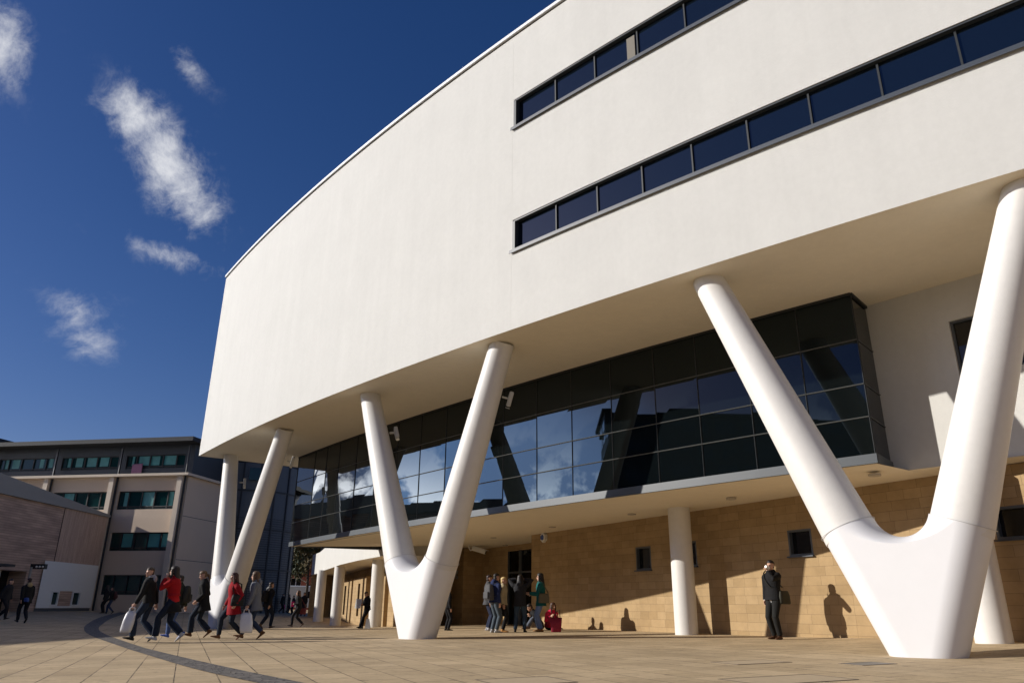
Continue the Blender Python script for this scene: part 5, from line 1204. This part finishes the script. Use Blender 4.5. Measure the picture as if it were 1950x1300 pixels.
# the group by the entrance
a = person(929, 1200, 1093, 80, 'person in grey top and navy trousers hidden behind the navy backpack wearer', G2, dict(hands={-1: (-.23, .02, .80)}), coat=-.12, coat_c=(.06, .062, .068), leg_c=(.018, .024, .05), shoe_c=(.42, .42, .44), hair_c=(.025, .012, .010), depth=27.6)
a = person(941, 1204, 1091, 55, 'young man in navy hooded jacket and grey-blue jeans with a large grey backpack', G2, dict(lean=4), coat=-.04, coat_c=(.018, .028, .085), leg_c=(.065, .085, .105), shoe_c=(.4, .4, .4), hair_c=(.012, .010, .009), hood=(.018, .028, .085))
backpack(a, 'large grey backpack on the young man in the navy jacket by the entrance', (.075, .075, .08), (.36, .22, .50), .25, -.23)
a = person(957, 1203, 1098, 95, 'blonde woman in beige knit top black skirt and tan boots by the entrance', G2, dict(), coat=-.06, coat_c=(.42, .35, .22), leg_c=BLACK, skirt=(.011, .011, .012), shoe_c=(.38, .19, .06), boots=1, hair='short', hair_c=(.62, .45, .20), female=True)
a = person(990, 1203, 1094, 8, 'person in black jacket seen from behind with both hands raised to the head', G2, dict(hands={-1: (-.12, .10, 1.62), 1: (.12, .10, 1.62)}, elbow={-1: (-1, .1, .12), 1: (1, .1, .12)}, ankles={-1: (-.15, 0, .085), 1: (.15, .02, .085)}), coat=-.14, coat_c=(.022, .022, .025), leg_c=(.04, .065, .10), shoe_c=BLACK, hair='long', hair_c=(.015, .011, .010), hood=(.03, .03, .033))
a = person(1030, 1202, 1091, 272, 'dark-haired woman in teal top and pale blue jeans with tan boots holding out a hand', G2, dict(hands={-1: (-.12, .36, 1.14), 1: (.16, .30, 1.12)}, elbow={-1: (-.4, -.6, -1), 1: (.4, -.6, -1)}, ankles={-1: (-.07, -.02, .085), 1: (.08, .05, .085)}), coat=-.16, coat_c=(.008, .10, .10), leg_c=(.16, .23, .40), shoe_c=(.34, .17, .06), boots=0, hair='long', hair_c=(.012, .010, .010), female=True)
sidebag(a, -1, 'khaki cloth shoulder bag on the woman in the teal top', (.13, .11, .065), (-.24, -.10, 1.0), (.36, .14, .30), [(-.24, .04, 1.14), (-.18, .08, 1.36), (-.10, .0, 1.52), (-.16, -.12, 1.36), (-.24, -.24, 1.14)])
# sitting against the wall
a = person(1029, 1200, 1150, 262, 'person in grey jeans sitting on the ground with knees drawn up by the stone wall', G2, dict(sit=.10, lean=30, ankles={-1: (-.13, .50, .085), 1: (.13, .40, .085)}, knee={-1: (-.2, .3, 1), 1: (.2, .3, 1)}, hands={-1: (-.12, .38, .42), 1: (.12, .34, .42)}), depth=27.2, coat=.0, coat_c=BLACK, leg_c=(.11, .125, .16), shoe_c=(.16, .09, .05), hair_c=(.02, .012, .01), head=(0, -25), skin=SKIN2)
a = person(1046, 1200, 1150, 150, 'person in bright pink jacket sitting on the ground behind the teal-topped woman', G2, dict(sit=.10, lean=22, ankles={-1: (-.13, .42, .085), 1: (.13, .46, .085)}, knee={-1: (-.2, .3, 1), 1: (.2, .3, 1)}, hands={-1: (-.14, .3, .42), 1: (.14, .32, .42)}), depth=27.4, coat=.0, coat_c=(.60, .02, .075), leg_c=(.30, .02, .05), hair='long', hair_c=(.06, .025, .014), female=True)
q = ground(1059, 1203); t = thing('tote_bag', q, 'dark red tote bag with black handles standing on the paving', 'bag'); mb = MB(); rg = []
for z, w, d in ((.0, .14, .06), (.02, .155, .08), (.24, .18, .07), (.44, .195, .03)): rg.append([q + Vector((w * math.copysign(abs(math.cos(v)) ** .5, math.cos(v)), d * math.copysign(abs(math.sin(v)) ** .6, math.sin(v)), z)) for v in [2 * math.pi * i / 20 for i in range(20)]])
mb.loft(rg); mb.build('bag_body', cloth((.24, .018, .04), .6), t, smooth=True)
for s in (-1, 1): mb = MB(); mb.tube([q + Vector((-.10, s * .035, .42)), q + Vector((.0, s * .03, .60)), q + Vector((.12, s * .02, .68)), q + Vector((.13, s * .035, .42))], .012, 7); mb.build('handle', 'metal_black', t, smooth=True)
# man drinking
a = person(1481, 1213, 1066, 238, 'man in black jacket drinking from a white cup in front of the stone wall', G2, dict(lean=-1, hands={-1: (-.06, .19, 1.50), 1: (.24, .02, .84)}, elbow={-1: (-.8, .1, -.8)}, curl=.7, ankles={-1: (-.10, .03, .085), 1: (.10, -.03, .085)}), depth=18.75, coat=-.07, coat_c=(.010, .010, .011), top_c=(.45, .45, .46), leg_c=(.014, .014, .013), shoe_c=(.07, .03, .015), hair_c=(.012, .009, .008), head=(-12, 4), hmax=1.9)
q = a['hp'](-.005, .135, .045); t = thing('paper_cup', q, 'white paper cup held to the mouth of the man in black', 'cup'); d = a['D']((-.1, .93, .25)).normalized()
mb = MB(); mb.tube([q - d * .01, q + d * .095], [.041, .031], 18, caps=False); mb.tube([q + d * .094, q + d * .096], .0312, 18); mb.build('cup_body', 'plastic_white', t, smooth=True, angle=40); mb = MB(); mb.tube([q - d * .014, q - d * .004], .043, 18); mb.build('lid', 'plastic_white', t, smooth=True, angle=40)
sidebag(a, 1, 'dark olive canvas satchel slung across the man drinking from a cup', (.035, .033, .022), (-.20, -.13, .92), (.36, .13, .30), [(-.20, -.02, 1.08), (-.04, .17, 1.16), (.08, .165, 1.32), (.14, .10, 1.46), (.15, -.03, 1.55), (.06, -.15, 1.36), (-.12, -.20, 1.14)], 'satchel')
